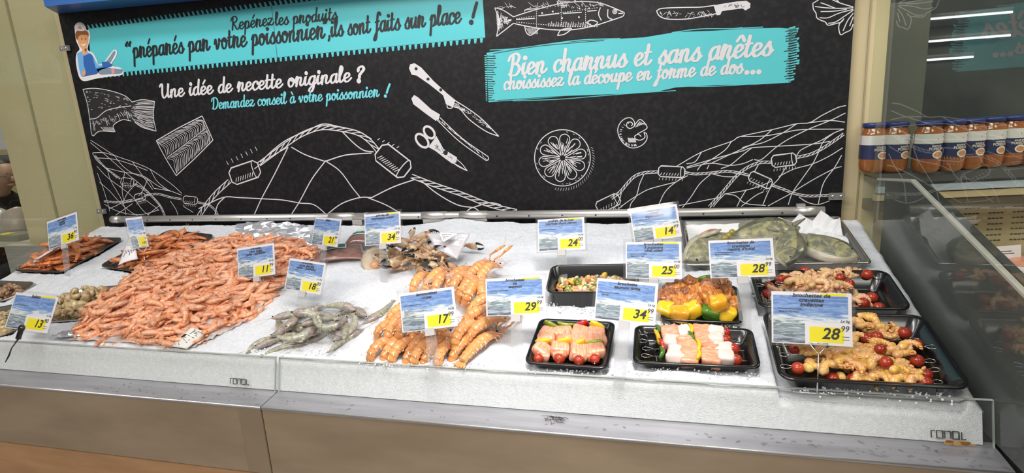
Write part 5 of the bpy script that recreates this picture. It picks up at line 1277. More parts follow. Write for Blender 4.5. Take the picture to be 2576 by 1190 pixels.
# ------------------------------------------------------------------ crab claws
M_cr = sf('crab_brown', (0.28, 0.09, 0.035), (0.62, 0.42, 0.24), 34, .4); M_cc = sf('crab_cream', (0.66, 0.54, 0.36), (0.46, 0.22, 0.10), 26, .4); M_ct = mat('claw_black', (0.012, 0.011, 0.010), 0.2)
def claw(L, mats, sd):
    r = random.Random(sd); mb = MB(); rings = []
    for i in range(13):
        t = i/12; w = L*(.075+.13*math.sin(PI*min(1, t*1.0)*.66)); h = w*.60
        ring = []
        for j in range(14):
            a = 2*PI*j/14; k = 1+.10*math.cos(3*a+i*.2)+.07*mnoise.noise(Vector((i*.5, j*.7, sd)))
            ring.append((L*.58*t, w*math.cos(a)*k+.03*L*t, h*math.sin(a)*k))
        rings.append(ring)
    mb.loft(rings, mis=[0 if i > 8 or i < 3 else 1 for i in range(13)])
    for cx, cy, rr_, mi in ((-.08, .02, (.10, .085, .075), 1), (-.22, -.05, (.10, .075, .065), 0), (-.37, -.01, (.09, .060, .055), 1)):
        k0 = len(mb.v); mb.ell((cx*L, cy*L, 0), tuple(q*L for q in rr_), 12, 8, mi, p=.8)
        mb.v[k0:] = [tuple(Vector(v)+Vector((0, 0, .012*L*mnoise.noise(Vector(v)*90)))) for v in mb.v[k0:]]
    o = mb.build('crab_claw', [mats[0], mats[1]])
    for s in (-1, 1):
        f = MB(); op = .05 if s > 0 else 0
        f.tube([(.50*L, s*.11*L, 0), (.66*L, s*(.17+op)*L, 0)], [.070*L, .062*L], 9, 1); f.tube([(.64*L, s*(.165+op)*L, 0), (.80*L, s*(.17+op)*L, 0), (.94*L, s*(.11+op)*L, 0), (1.05*L, s*(.02+op)*L, 0)], [.063*L, .052*L, .034*L, .006*L], 9, 0)
        for k in range(4): f.ell(((.68+.075*k)*L, s*(.105+op-.012*k)*L, 0), (.022*L, .020*L, .022*L), 6, 5)
        f.build('finger', [M_ct, mats[0]], o)
    return o
random.seed(71)
cps = [claw(.080, (M_cc, M_cc), 3), claw(.084, (M_cr, M_cc), 1), claw(.092, (M_cc, M_cr), 2)]
for o in cps: tag(o, 'x', 'crab claw', 'crab claws by the pipe')
CL = [(1036, 590, .030, 1.9, 0, 1, 'cream crab claw standing highest, against the pipe'), (1042, 598, .035, .3, 1, 0, 'crab claw at the top of the heap beside the price card'), (1075, 598, .05, -.6, 0, 1, 'cream crab claw under the left of the plastic bag'), (1030, 618, .055, 2.4, 1, 0, 'brown claw at the right edge of the price card'),
 (1062, 622, .06, -.8, 2, 1, 'long cream claw in the middle of the crab heap'), (1090, 622, .05, -.9, 1, 0, 'claw with a long black finger under the bag'), (1170, 613, .03, -.1, 0, 0, 'lone claw with shiny black tip to the right of the plastic bag'),
 (1005, 632, .045, 3.0, 2, 1, 'claw partly behind the card stem'), (1020, 640, .04, 3.6, 1, 0, 'round brown claw at the left of the crab heap'), (1045, 640, .05, 4.9, 0, 1, 'claw with black fingers pointing down at the heap centre'), (1062, 640, .05, 1.4, 2, 1, 'open cream claw showing pale flesh'),
 (1095, 640, .045, .2, 1, 0, 'orange claw at the right centre of the heap'), (1115, 640, .04, 1.3, 2, 1, 'claw gripping upward at the right edge of the heap'), (1085, 655, .035, 5.2, 0, 0, 'claw with black tips at the lower right of the heap'), (1105, 662, .02, 5.8, 1, 1, 'pale claw at the lower right foot of the heap'),
 (1010, 655, .03, 3.9, 0, 0, 'claw at the left foot of the heap with tip pointing left'), (1012, 670, .012, 3.4, 2, 1, 'large pale open claw lying on the ice in front'), (1050, 668, .02, 5.3, 1, 0, 'orange claw lying in front with black tip toward the langoustines'), (975, 640, .035, 2.6, 1, 1, 'claw showing through the card stem at the left of the heap'), (1030, 602, .06, 3.3, 0, 0, 'brown crab arm above the heap beside the card'), (1055, 610, .065, 4.4, 2, 1, 'pale claw lying across the top of the heap'), (1080, 632, .06, 2.9, 0, 0, 'dark claw under the lower corner of the plastic bag'), (1028, 650, .05, .9, 1, 1, 'cream claw with dark joint at the left centre of the heap'), (1075, 645, .055, 3.9, 0, 0, 'brown claw on the right half of the heap, tip pointing left'),
 (1060, 655, .035, 1.1, 0, 1, 'claw in the lower middle of the heap'), (1040, 655, .04, 2.0, 2, 0, 'reddish claw in the lower middle, left of centre'), (1125, 655, .015, 5.6, 1, 1, 'small pale claw at the right foot of the heap')]
fr = set()
for px_, py_, h, yaw, tl, k, lab in CL:
    k = tl if tl < 2 else 2
    M = ice_frame(on_ice(px_, py_+4, h), yaw) @ RX(random.uniform(-1.4, 1.4)) @ RY(random.uniform(-.7, .4)) @ SC(random.uniform(.85, 1.15))
    if k not in fr: fr.add(k); o = cps[k]; o.matrix_world = M; o['label'] = lab
    else: dup(cps[k], M, lab)
# scallop shell left of the claws
p = on_ice(945, 655, .012); t = empty('scallop_shell', ice_frame(p, .4) @ RX(.7), 'pale scallop shell leaning at the left of the crab claws', 'shell')
mb = MB(); vs = []; n = 30
rings = []
for i in range(7):
    r_ = .052*i/6+.002; rings.append([(r_*math.cos(2*PI*j/n)*(1+.03*math.cos(j*PI)), r_*math.sin(2*PI*j/n)*(1+.03*math.cos(j*PI)), .020*(1-(i/6)**2)) for j in range(n)])
mb.loft(rings, cap=False); o = mb.build('shell_valve', mat('scallop_cream', (0.68, 0.58, 0.43), 0.4, col2=(0.52, 0.40, 0.27), nscale=40), t); md = o.modifiers.new('th', 'SOLIDIFY'); md.thickness = .003
MB().ell((0, -.02, .012), (.022, .018, .012), 12, 8).build('scallop_flesh', mat('scallop_orange', (0.72, 0.38, 0.20), 0.3), t)
# clear plastic bag with folded label over the claws
def bag():
    c = [on_ice(1072, 588, .10), on_ice(1184, 588, .10), on_ice(1150, 655, .035), on_ice(1098, 628, .07)]; n = 12; vs = []; fs = []; r = random.Random(3)
    for j in range(n+1):
        for i in range(n+1):
            u, v = i/n, j/n; p = c[0]*(1-u)*(1-v)+c[1]*u*(1-v)+c[2]*u*v+c[3]*(1-u)*v; vs.append(p+EN*(.012*math.sin(PI*u)*math.sin(PI*v)+.004*r.random()))
    for j in range(n):
        for i in range(n): a = j*(n+1)+i; fs.append((a, a+1, a+n+2, a+n+1))
    mb = MB(); mb.add(vs, fs); o = mb.build('plastic_bag', mat('milky_bag', (0.66, 0.64, 0.68), 0.12, coat=.6, alpha=.86)); md = o.modifiers.new('th', 'SOLIDIFY'); md.thickness = .001
    tag(o, 'milky plastic bag with a white label lying on the crab claws', 'bag')
    P = [on_ice(1105, 586, .118), on_ice(1150, 588, .118), on_ice(1118, 608, .106), on_ice(1113, 607, .106)]
    mb = MB(); mb.prism(P, EN*.001); l = mb.build('bag_label', M_white, o)
    mb = MB()
    for k in range(4): mb.tube([P[0].lerp(P[3], .2+.2*k)+EN*.0016+Vector((.006, 0, 0)), P[1].lerp(P[2], .2+.2*k)+EN*.0016-Vector((.012, 0, 0))], .0007, 4)
    mb.build('print_lines', M_ink, l)
bag()
# vacuum packs
def pack(pix, h, lab, seed):
    c = [on_ice(*p, h) for p in pix]; r = random.Random(seed); n = 16
    o_ = (c[0]+c[1]+c[2]+c[3])/4; t = empty('vacuum_pack', Matrix.Translation(o_), lab, 'pack')
    def at(u, v): return c[0]*(1-u)*(1-v)+c[1]*u*(1-v)+c[2]*u*v+c[3]*(1-u)*v
    def sheet(u0, u1, v0, v1, hf, name, m, n=n, smooth=True):
        vs = []; fs = []
        for j in range(n+1):
            for i in range(n+1): u, v = u0+(u1-u0)*i/n, v0+(v1-v0)*j/n; vs.append(at(u, v)+EN*hf(u, v)-o_)
        for j in range(n):
            for i in range(n): a = j*(n+1)+i; fs.append((a, a+1, a+n+2, a+n+1))
        mb = MB(); mb.add(vs, fs, 0, smooth); o = mb.build(name, m, t); md = o.modifiers.new('th', 'SOLIDIFY'); md.thickness = .001; return o
    def hf(u, v): e = min(1, 6*min(u, 1-u, v, 1-v)); return .030*math.sin(PI*min(1, max(0, u)))**.5*math.sin(PI*min(1, max(0, v)))**.5+.0025*r.random()*e
    def hf2(u, v): return .030*math.sin(PI*u)**.5*math.sin(PI*v)**.5
    sheet(.05, .95, .06, .94, hf, 'packed_fillet', sf('pack_brown', (0.24, 0.11, 0.09), (0.36, 0.19, 0.15), 40, .10))
    sheet(.03, .97, .03, .97, lambda u, v: hf2(u, v)+.0035, 'film', M_clear)
    sheet(.20, .66, .46, .90, lambda u, v: hf2(u, v)+.0050, 'label_border', M_white)
    l = sheet(.22, .64, .50, .87, lambda u, v: hf2(u, v)+.0066, 'pack_label', mat('pack_teal', (0.02, 0.32, 0.36), 0.3, col2=(0.04, 0.16, 0.10), nscale=25))
    sheet(.32, .52, .58, .80, lambda u, v: hf2(u, v)+.0082, 'label_fish', mat('pack_green', (0.45, 0.55, 0.05), 0.4, col2=(0.03, 0.36, 0.25), nscale=40), 8)
pack([(785, 668), (925, 657), (915, 616), (800, 630)], .010, 'front vacuum pack of dark fillet with a teal label left of the crab claws', 1)
pack([(862, 622), (950, 622), (950, 590), (885, 594)], .022, 'rear vacuum pack with a teal label half behind the crab claw price card', 2)
# ------------------------------------------------------------------ skewer items
M_tom = sf('tomato_red', (0.33, 0.024, 0.012), (0.44, 0.05, 0.018), 12, .15, .15); M_scar = mat('tomato_scar', (0.28, 0.10, 0.03), 0.6)
def stripe(name, c1, c2, rough=.3, sc=(14, 70, 14)): return mat(name, c1, rough, col2=c2, nscale=4, stretch=sc, rnd=.07, coat=.35, lo=.38, hi=.60, detail=1.5)
M_sal = stripe('salmon_flesh', (0.78, 0.28, 0.145), (0.84, 0.43, 0.29)); M_lot = mat('monkfish_flesh', (0.76, 0.58, 0.52), 0.28, col2=(0.82, 0.70, 0.64), nscale=30, rnd=.05, coat=.35)
M_mar = mat('marinated_fish', (0.40, 0.09, 0.016), 0.2, col2=(0.74, 0.33, 0.07), nscale=7, stretch=(10, 26, 10), rnd=.2, coat=.6, bump=.8, bscale=14); M_mar2 = mat('marinated_dark', (0.14, 0.032, 0.014), 0.18, col2=(0.46, 0.16, 0.045), nscale=7, stretch=(10, 26, 10), rnd=.2, coat=.6, bump=.8, bscale=14)
M_pg = mat('pepper_green', (0.05, 0.17, 0.012), 0.18, coat=.5, col2=(0.09, 0.23, 0.02), nscale=20); M_py = mat('pepper_yellow', (0.83, 0.50, 0.012), 0.18, coat=.5, col2=(0.86, 0.58, 0.03), nscale=20); M_prd = mat('pepper_red', (0.55, 0.02, 0.012), 0.18, coat=.5); M_plg = mat('pepper_pale', (0.28, 0.38, 0.03), 0.2, coat=.5); M_po = mat('pepper_orange', (0.78, 0.33, 0.012), 0.18, coat=.6, col2=(0.82, 0.45, 0.02), nscale=20)
M_hs = mat('herb_shrimp', (0.80, 0.46, 0.27), 0.25, col2=(0.60, 0.48, 0.15), nscale=45, rnd=.12, coat=.4, lo=.45, hi=.7); M_hs2 = mat('herb_green', (0.22, 0.24, 0.05), 0.4)
M_hs3 = mat('shrimp_pink', (0.80, 0.35, 0.18), 0.25, col2=(0.74, 0.48, 0.22), nscale=60, rnd=.1, coat=.4); M_cs3 = mat('shrimp_orange', (0.82, 0.36, 0.13), 0.25, col2=(0.82, 0.50, 0.14), nscale=60, rnd=.1, coat=.4)
M_cs = mat('curry_shrimp', (0.84, 0.46, 0.22), 0.25, col2=(0.82, 0.50, 0.07), nscale=40, rnd=.12, coat=.4, lo=.42, hi=.65)
PB = {}
def chunk_mesh(key, size, m, seed, p=.55, amp=.16):
    if key in PB: return PB[key]
    r = random.Random(seed); mb = MB(); mb.ell((0, 0, 0), (size[0]/2*1.05, size[1]/2*1.05, size[2]/2*1.05), 20, 12, 0, p=p)
    mb.v = [tuple(Vector(v)*(1+amp*mnoise.noise(Vector(v)*55+Vector((seed*3.1, 0, 0))))) for v in mb.v]
    o = mb.build(key, m); me = o.data; bpy.data.objects.remove(o); PB[key] = me; return me
def pepper_mesh(key, L, W, bend, m, seed):
    if key in PB: return PB[key]
    n = 10; top = []; 
    rings = []
    for i in range(n+1):
        t = i/n-.5; a = t*bend; R_ = L/max(bend, .05); x = R_*math.sin(a); z = R_*math.cos(a)-R_
        w = W*(1-.55*abs(2*t)**2.5); th = .0032*(1-.4*abs(2*t)**3)
        rings.append([(x, w/2*math.cos(2*PI*j/12), z+th*math.sin(2*PI*j/12)+.10*w*math.sin(j)) for j in range(12)])
    mb = MB().loft(rings); o = mb.build(key, m); me = o.data; bpy.data.objects.remove(o); PB[key] = me; return me
def peeled_mesh(key, L, arc, m, seed):
    if key in PB: return PB[key]
    r = random.Random(seed); n = 30; rings = []; mis = []; pts = []; rad = []
    for i in range(n+1):
        t = i/n; a = arc*(t-.5); R_ = L/arc; k = 1-.25*t
        c = Vector((R_*math.sin(a)*k, R_*math.cos(a)*k-R_*.75, .006*math.sin(3*t))); u = Vector((math.sin(a), math.cos(a), 0)); seg = (t*6) % 1
        w = L*(.20*(1-.45*t)+.030*(seg-.5))*(1 if t > .04 else .65)
        rings.append([c+u*math.cos(2*PI*j/10)*w+Vector((0, 0, 1))*math.sin(2*PI*j/10)*w*.85 for j in range(10)]); mis.append(2 if seg > .70 else 0); pts.append(c); rad.append(w)
    mb = MB().loft(rings, mis=mis); e = pts[-1]; d = (pts[-1]-pts[-3]).normalized()
    for s in (-1, 1): mb.ell(e+d*.006+Vector((0, 0, s*.0025)), (.007, .004, .0022), 6, 4, 2, R=R3(0, 0, math.atan2(d.y, d.x)))
    for k in range(5):
        i = r.randrange(1, n-1); a = r.uniform(0, 2*PI); u = (pts[min(i+1, n)]-pts[i-1]).normalized(); nn = Vector((-u.y, u.x, 0)); p = pts[i]+(nn*math.cos(a)+Vector((0, 0, .85))*math.sin(a))*rad[i]; mb.ell(p, (.0015, .0009, .0008), 5, 4, 1, R=R3(r.random()*3, r.random()*3, r.random()*3))
    o = mb.build(key, m); me = o.data; bpy.data.objects.remove(o); PB[key] = me; return me
def tomato_mesh(r_):
    k = 'tomato%.4f' % r_
    if k in PB: return PB[k]
    mb = MB().ell((0, 0, 0), (r_*1.06, r_, r_), 18, 12); mb.ell((r_*1.03, 0, 0), (.0012, .0025, .0025), 8, 5, 1); o = mb.build('tomato', [M_tom, M_scar]); me = o.data; bpy.data.objects.remove(o); PB[k] = me; return me
def item(kind, seed):
    r = random.Random(seed); v = seed % 3
    if kind == 'T': return 'tomato', tomato_mesh((.0128, .0136, .0120)[v])
    if kind == 'S': return 'salmon_cube', chunk_mesh('salmon%d' % v, (.038+.004*v, .047, .030), M_sal, 5+v, .38, .13)
    if kind == 'W': return 'monkfish_cube', chunk_mesh('monk%d' % v, (.038+.004*v, .040, .030), M_lot, 15+v, .5, .22)
    if kind == 'M': return 'marinated_cube', chunk_mesh('marin%d' % v, (.036, .042+.004*v, .032), M_mar, 25+v, .40, .42)
    if kind == 'D': return 'marinated_cube', chunk_mesh('darkm%d' % v, (.034, .040+.004*v, .034), M_mar2, 35+v, .40, .42)
    if kind in 'gyrlo': return 'pepper_piece', pepper_mesh('pep'+kind+str(v), (.036, .044, .040)[v], .024, (1.5, 1.1, .8)[v], {'g': M_pg, 'y': M_py, 'r': M_prd, 'l': M_plg, 'o': M_po}[kind], v)
    if kind in 'GYO': return 'pepper_piece', chunk_mesh('pepb'+kind+str(v), (.034, .044, .036), {'G': M_pg, 'Y': M_py, 'O': M_po}[kind], 55+v, .52, .34)
    if kind == 'H': return 'peeled_shrimp', peeled_mesh('herb%d' % v, .056, (3.3, 2.7, 3.7)[v], [M_hs, M_hs2, M_hs3], 65+v)
    if kind == 'C': return 'peeled_shrimp', peeled_mesh('curry%d' % v, .060, (3.0, 2.3, 3.5)[v], [M_cs, M_hs2, M_cs3], 75+v)
    if kind == 'P': return 'pepper_chunk', chunk_mesh('pin%d' % v, (.020, .024, .020), mat('curry_chunk', (0.74, 0.46, 0.06), .3, col2=(0.80, 0.58, 0.22), nscale=50, coat=.4), 85+v, .8, .35)
def skewer(a, b, items, label, group, seed, loop_at='a', wood=True, spread=.004, tilt=0.0, up=EN):
    """a -> b ends of the stick in world space; items: (kind, position 0..1 along it[, turn])"""
    r = random.Random(seed); x = (b-a); L_ = x.length; x.normalize(); z = (up-x*up.dot(x)).normalized(); y = z.cross(x)
    M = Matrix(((x.x, y.x, z.x, a.x), (x.y, y.y, z.y, a.y), (x.z, y.z, z.z, a.z), (0, 0, 0, 1)))
    t = empty('brochette', M, label, 'brochette', group)
    mb = MB(); mb.tube([(0, 0, 0), (L_, 0, 0)], .0012, 6)
    if loop_at:
        s, x0 = (-1, 0) if loop_at == 'a' else (1, L_)
        mb.tube([(x0, .0012, 0), (x0+s*.008, .005, 0), (x0+s*.018, .0075, .001), (x0+s*.025, .004, .001), (x0+s*.0265, 0, .001), (x0+s*.025, -.004, .001), (x0+s*.018, -.0075, .001), (x0+s*.008, -.005, 0), (x0, -.0012, 0)], .0010, 6)
    mb.build('stick', M_chrome, t)
    for i, it in enumerate(items):
        kind, u = it[0], it[1]; nm, me = item(kind, seed*7+i*5+seed)
        o = bpy.data.objects.new(nm, me); C.objects.link(o); o.parent = t
        sc = it[2] if len(it) > 2 else 1.0
        base = TM(u*L_, r.gauss(0, spread), r.gauss(0, spread*.5)+.002)
        if kind in 'HC': rot = RX(r.uniform(-1.0, 1.0)+(PI if r.random() < .4 else 0)) @ RZ(r.uniform(-.9, .9)) @ RY(r.uniform(-.3, .3))
        elif kind in 'gyrlo': rot = RY(PI/2+r.gauss(0, .25)) @ RZ(r.gauss(0, .35)+PI/2)
        elif kind == 'T': rot = RX(r.uniform(0, 6))
        else: rot = RX(r.gauss(0, .25)) @ RZ(r.gauss(0, .18)) @ RY(r.gauss(0, .10))
        if len(it) > 3: rot = it[3]
        if kind in 'gyrlo': base = base @ TM(0, 0, .008); sc *= 1.12
        o.matrix_local = base @ rot @ SC(sc)
    return t
M_bt = mat('black_tray', (0.006, 0.006, 0.0065), 0.22, coat=.5, spec=.5)

# ---- salmon tray
tray('barquette', [(1365, 802), (1548, 808), (1530, 925), (1309, 915)], .030, M_bt, 'black tray of salmon skewers with tomatoes in front, at the middle front of the ice', hsurf=.022, ribs=True)
for k, (fa, ba, pep, lab) in enumerate((((1352, 899), (1388, 820), 'l', 'leftmost salmon brochette in the tray with four front tomatoes'), ((1403, 899), (1427, 818), 'l', 'second salmon brochette from the left, green pepper at its back end'),
                                        ((1456, 906), (1462, 818), 'r', 'third salmon brochette from the left, red pepper at its back end'), ((1496, 902), (1500, 820), 'y', 'rightmost salmon brochette, yellow pepper at its back end'))):
    h = .012; a, b = on_ice(ba[0], ba[1], h), on_ice(fa[0], fa[1]+14, h)
    mid = ('y', 'y', 'y', 'l')[k]
    skewer(a, b, [(pep, .10), ('S', .25), ('S', .44), (mid, .575), ('S', .70), ('S', .80, .7), ('T', .90, 1.12)], lab, 'salmon brochettes', 100+k, 'a', spread=.003)
# ---- salmon and monkfish tray
tray('barquette', [(1601, 821), (1890, 823), (1917, 926), (1586, 913)], .030, M_bt, 'wide black tray of salmon and white fish skewers, right of the salmon tray', hsurf=.022, ribs=True)
lot = [((1630, 838), (1850, 838), 'gSWySWT', 'rearmost salmon and white fish brochette in the wide tray'), ((1632, 858), (1852, 857), 'yWSgSWT', 'second salmon and white fish brochette from the back, yellow pepper at its left'),
       ((1642, 878), (1872, 882), 'rWSySWT', 'third salmon and white fish brochette from the back, red pepper at its left'), ((1640, 896), (1880, 908), 'gWSySWT', 'front salmon and white fish brochette with a big green pepper at its left')]
for k, (a, b, s, lab) in enumerate(lot):
    us = (.12, .26, .40, .51, .63, .77, .885)
    skewer(on_ice(*a, .012), on_ice(*b, .012), [(c, u, (1.12 if c == 'T' else 1.0)) for c, u in zip(s, us)], lab, 'salmon and white fish brochettes', 120+k, 'a', spread=.003)
# ---- marinated fish tray
tray('barquette', [(1665, 713), (1856, 718), (1871, 814), (1662, 804)], .026, M_bt, 'black tray of orange marinated fish skewers with yellow peppers, behind the white fish tray', hsurf=.020)
mar = [((1678, 785), (1690, 726), 'YMDDD', .022, 'leftmost marinated brochette with a pointed yellow pepper in front'), ((1708, 795), (1716, 722), 'OMMDM', .024, 'second marinated brochette from the left with an orange pepper square'), ((1742, 782), (1748, 712), 'YMMMD', .034, 'third marinated brochette from the left, raised, with a long yellow pepper'),
       ((1792, 792), (1780, 708), 'GMMMD', .026, 'fourth marinated brochette with a dark green pepper in front'), ((1832, 790), (1818, 712), 'YMMMM', .026, 'rightmost marinated brochette with a big round yellow pepper in front'),
       ((1805, 768), (1770, 703), 'OMMDg', .055, 'marinated brochette lying on top of the others')]
for k, (f, bk, s, h, lab) in enumerate(mar):
    a, b = on_ice(bk[0], bk[1], h+.012), on_ice(f[0], f[1]+8, h-.004)
    skewer(a, b, [(c, u, 1.12) for c, u in zip(s[::-1], (.08, .28, .48, .68, .88))], lab, 'marinated brochettes', 140+k, None, spread=.006)
# ---- herb shrimp tray
def c8(x, y): return (1880+x/5.8545, 650+y/5.8545)
tray('barquette', [(1899, 686), (2223, 672), (2298, 775), (1897, 775)], .050, M_bt, 'black tray of herb shrimp skewers just in front of the steel sea bream tray', hsurf=.030, r=.03, slope=.02)
hs = [(c8(780, 205), c8(1830, 262), 'b', 'THHHHHHHHHT', .020, 'rearmost herb shrimp brochette, its loop at the right'), (c8(430, 300), c8(1440, 288), 'a', 'THHHHHHHHHHHT', .030, 'second herb shrimp brochette from the back'), (c8(560, 372), c8(1560, 395), 'a', 'THHHHHHHHHHHT', .042, 'herb shrimp brochette on top with the largest tomato at its right'),
      (c8(260, 400), c8(1500, 470), 'a', 'THHHHHHHHHH', .022, 'herb shrimp brochette behind the indienne price card'), (c8(210, 545), c8(1940, 575), 'a', 'THHHHHHHHHHHT', .016, 'long herb shrimp brochette near the front with tomatoes at both ends'), (c8(420, 640), c8(1790, 660), 'a', 'HHHHHHHHT', .020, 'front herb shrimp brochette with a wrinkled tomato at its right'), (c8(700, 720), c8(2010, 735), None, 'HHHHHHHT', .004, 'herb shrimp brochette lying lowest along the front wall of its tray')]
for k, (a, b, lp, s, h, lab) in enumerate(hs):
    n = len(s); skewer(on_ice(*a, h), on_ice(*b, h), [(c, .06+.88*i/(n-1), 1.0 if c != 'T' else 1.08) for i, c in enumerate(s)], lab, 'herb shrimp brochettes', 160+k, lp, spread=.006)
# ---- curry shrimp tray
def c9(x, y): return (1876+x/2.3333, 680+y/2.3333)
tray('barquette', [(1921, 786), (2324, 788), (2446, 976), (1957, 956)], .055, M_bt, 'largest black tray, of curry shrimp skewers, at the front right corner of the ice', hsurf=.034, r=.032, slope=.022, rim=.012)
cs = [(c9(265, 495), c9(815, 472), 'a', 'TCCCPCCCCT', .034, 'curry shrimp brochette on top with its left loop behind the wire stand'), (c9(275, 565), c9(850, 553), 'a', 'TPCCCCCCCT', .036, 'curry shrimp brochette on top nearest the front, bare stick tip at its right'), (c9(240, 440), c9(800, 388), 'a', 'TCCCCCPCTT', .026, 'curry shrimp brochette with two tomatoes side by side below the price card'),
      (c9(560, 300), c9(950, 398), 'b', 'CCCCCCCT', .018, 'curry shrimp brochette at the back, loop at the right by the tray wall'), (c9(560, 440), c9(1050, 450), 'b', 'CCCPCCCCT', .024, 'curry shrimp brochette with the rear bright tomato and loop at the right'), (c9(520, 520), c9(1035, 532), 'b', 'CCCCCPCCT', .020, 'curry shrimp brochette with the second loop from the back at the right'), (c9(600, 628), c9(1065, 588), 'b', 'TCCCPCCCT', .016, 'curry shrimp brochette with the third loop from the back at the right'), (c9(470, 630), c9(1075, 655), 'b', 'TPTCCCCCCT', .008, 'front curry shrimp brochette lying along the front wall of the big tray'),
      (c9(700, 300), c9(860, 330), None, 'CCCC', .022, 'short curry shrimp brochette tip showing right of the price card'), (c9(650, 570), c9(990, 610), None, 'CCCCPCCC', .020, 'curry shrimp brochette filling the middle front of the big tray'), (c9(380, 520), c9(760, 510), None, 'CCCCCCC', .016, 'curry shrimp brochette lying under the two top ones')]
for k, (a, b, lp, s, h, lab) in enumerate(cs):
    n = len(s); skewer(on_ice(*a, h), on_ice(*b, h), [(c, .06+.88*i/(n-1), 1.0 if c != 'T' else 1.06) for i, c in enumerate(s)], lab, 'curry shrimp brochettes', 190+k, lp, spread=.009)
# ---- deep tray of diced fish
T_, M_, w_, d_, H_ = tray('deep_tray', [(1385, 665), (1604, 665), (1612, 735), (1373, 734)], .075, M_bt, 'deep black tray of diced marinated fish behind the middle price cards', hsurf=.052, r=.03, slope=.012, rim=.006)
random.seed(81); mb = MB()
for k in range(330):
    u, v = random.uniform(-.42, .42), random.uniform(-.36, .40); x, y = u*w_, v*d_
    z = -H_+.012+.034*(1-abs(u*1.9)**2)*random.random()**.5
    s = random.uniform(.006, .012); mi = random.choice((0, 0, 1, 2, 2, 3, 4))
    mb.ell((x, y, z), (s*random.uniform(.8, 1.5), s*random.uniform(.6, 1), s*random.uniform(.35, .6)), 8, 6, mi, R=R3(random.random()*6, random.random()*6, random.random()*6), p=.45)
o = mb.build('diced_fish', [mat('dice_cream', (0.66, 0.48, 0.22), .3, coat=.3), mat('dice_pink', (0.62, 0.26, 0.13), .3, coat=.3), mat('dice_green', (0.20, 0.24, 0.04), .35), mat('dice_yellow', (0.66, 0.42, 0.04), .3, coat=.3), mat('dice_white', (0.66, 0.58, 0.44), .3, coat=.3)])
o.matrix_world = M_; tag(o, 'mixed diced fish and herbs filling the deep black tray', 'diced fish', kind='stuff')

# ------------------------------------------------------------------ sea bream in the steel tray
TS_, MS_, ws_, ds_, HS_ = tray('steel_tray', [(1717, 556), (2107, 541), (2196, 659), (1716, 668)], .036, mat('tray_steel', (0.62, 0.61, 0.58), 0.25, 1.0), 'shallow steel tray of stuffed sea bream on white paper at the back right', rim=.012, r=.012, slope=.016, hsurf=.024)
n = 22; vs = []; fs = []; rp = random.Random(9)
for j in range(n+1):
    for i in range(n+1):
        u, v = i/n-.5, j/n-.5; e = max(abs(u), abs(v))*2
        z = -HS_+.003+max(0, e-.78)*.10+.004*rp.random()+(.016*math.sin(u*23+v*9)**2*max(0, (u+v-.35))*5 if u+v > .35 else 0)
        vs.append((u*(ws_-.045), v*(ds_-.045), z))
for j in range(n):
    for i in range(n): a = j*(n+1)+i; fs.append((a, a+1, a+n+2, a+n+1))
mb = MB(); mb.add(vs, fs, 0, False); o = mb.build('paper_sheet', M_paper); o.matrix_world = MS_; tag(o, 'crumpled white paper lining the steel sea bream tray', 'paper')
M_fish = mat('bream_skin', (0.16, 0.17, 0.13), 0.28, col2=(0.40, 0.37, 0.19), nscale=48, rnd=.08, coat=.35, lo=.40, hi=.66, bump=.3, bscale=110); M_belly = mat('bream_belly', (0.62, 0.58, 0.50), 0.3, col2=(0.42, 0.40, 0.28), nscale=30, coat=.35)
M_back = mat('bream_back', (0.055, 0.060, 0.052), 0.28, col2=(0.17, 0.17, 0.11), nscale=30, coat=.35); M_fin = mat('bream_fin', (0.16, 0.16, 0.13), 0.4, col2=(0.28, 0.27, 0.20), nscale=20, stretch=(1, 20, 1)); M_gut = mat('bream_inside', (0.34, 0.09, 0.05), 0.3, col2=(0.62, 0.40, 0.30), nscale=25)
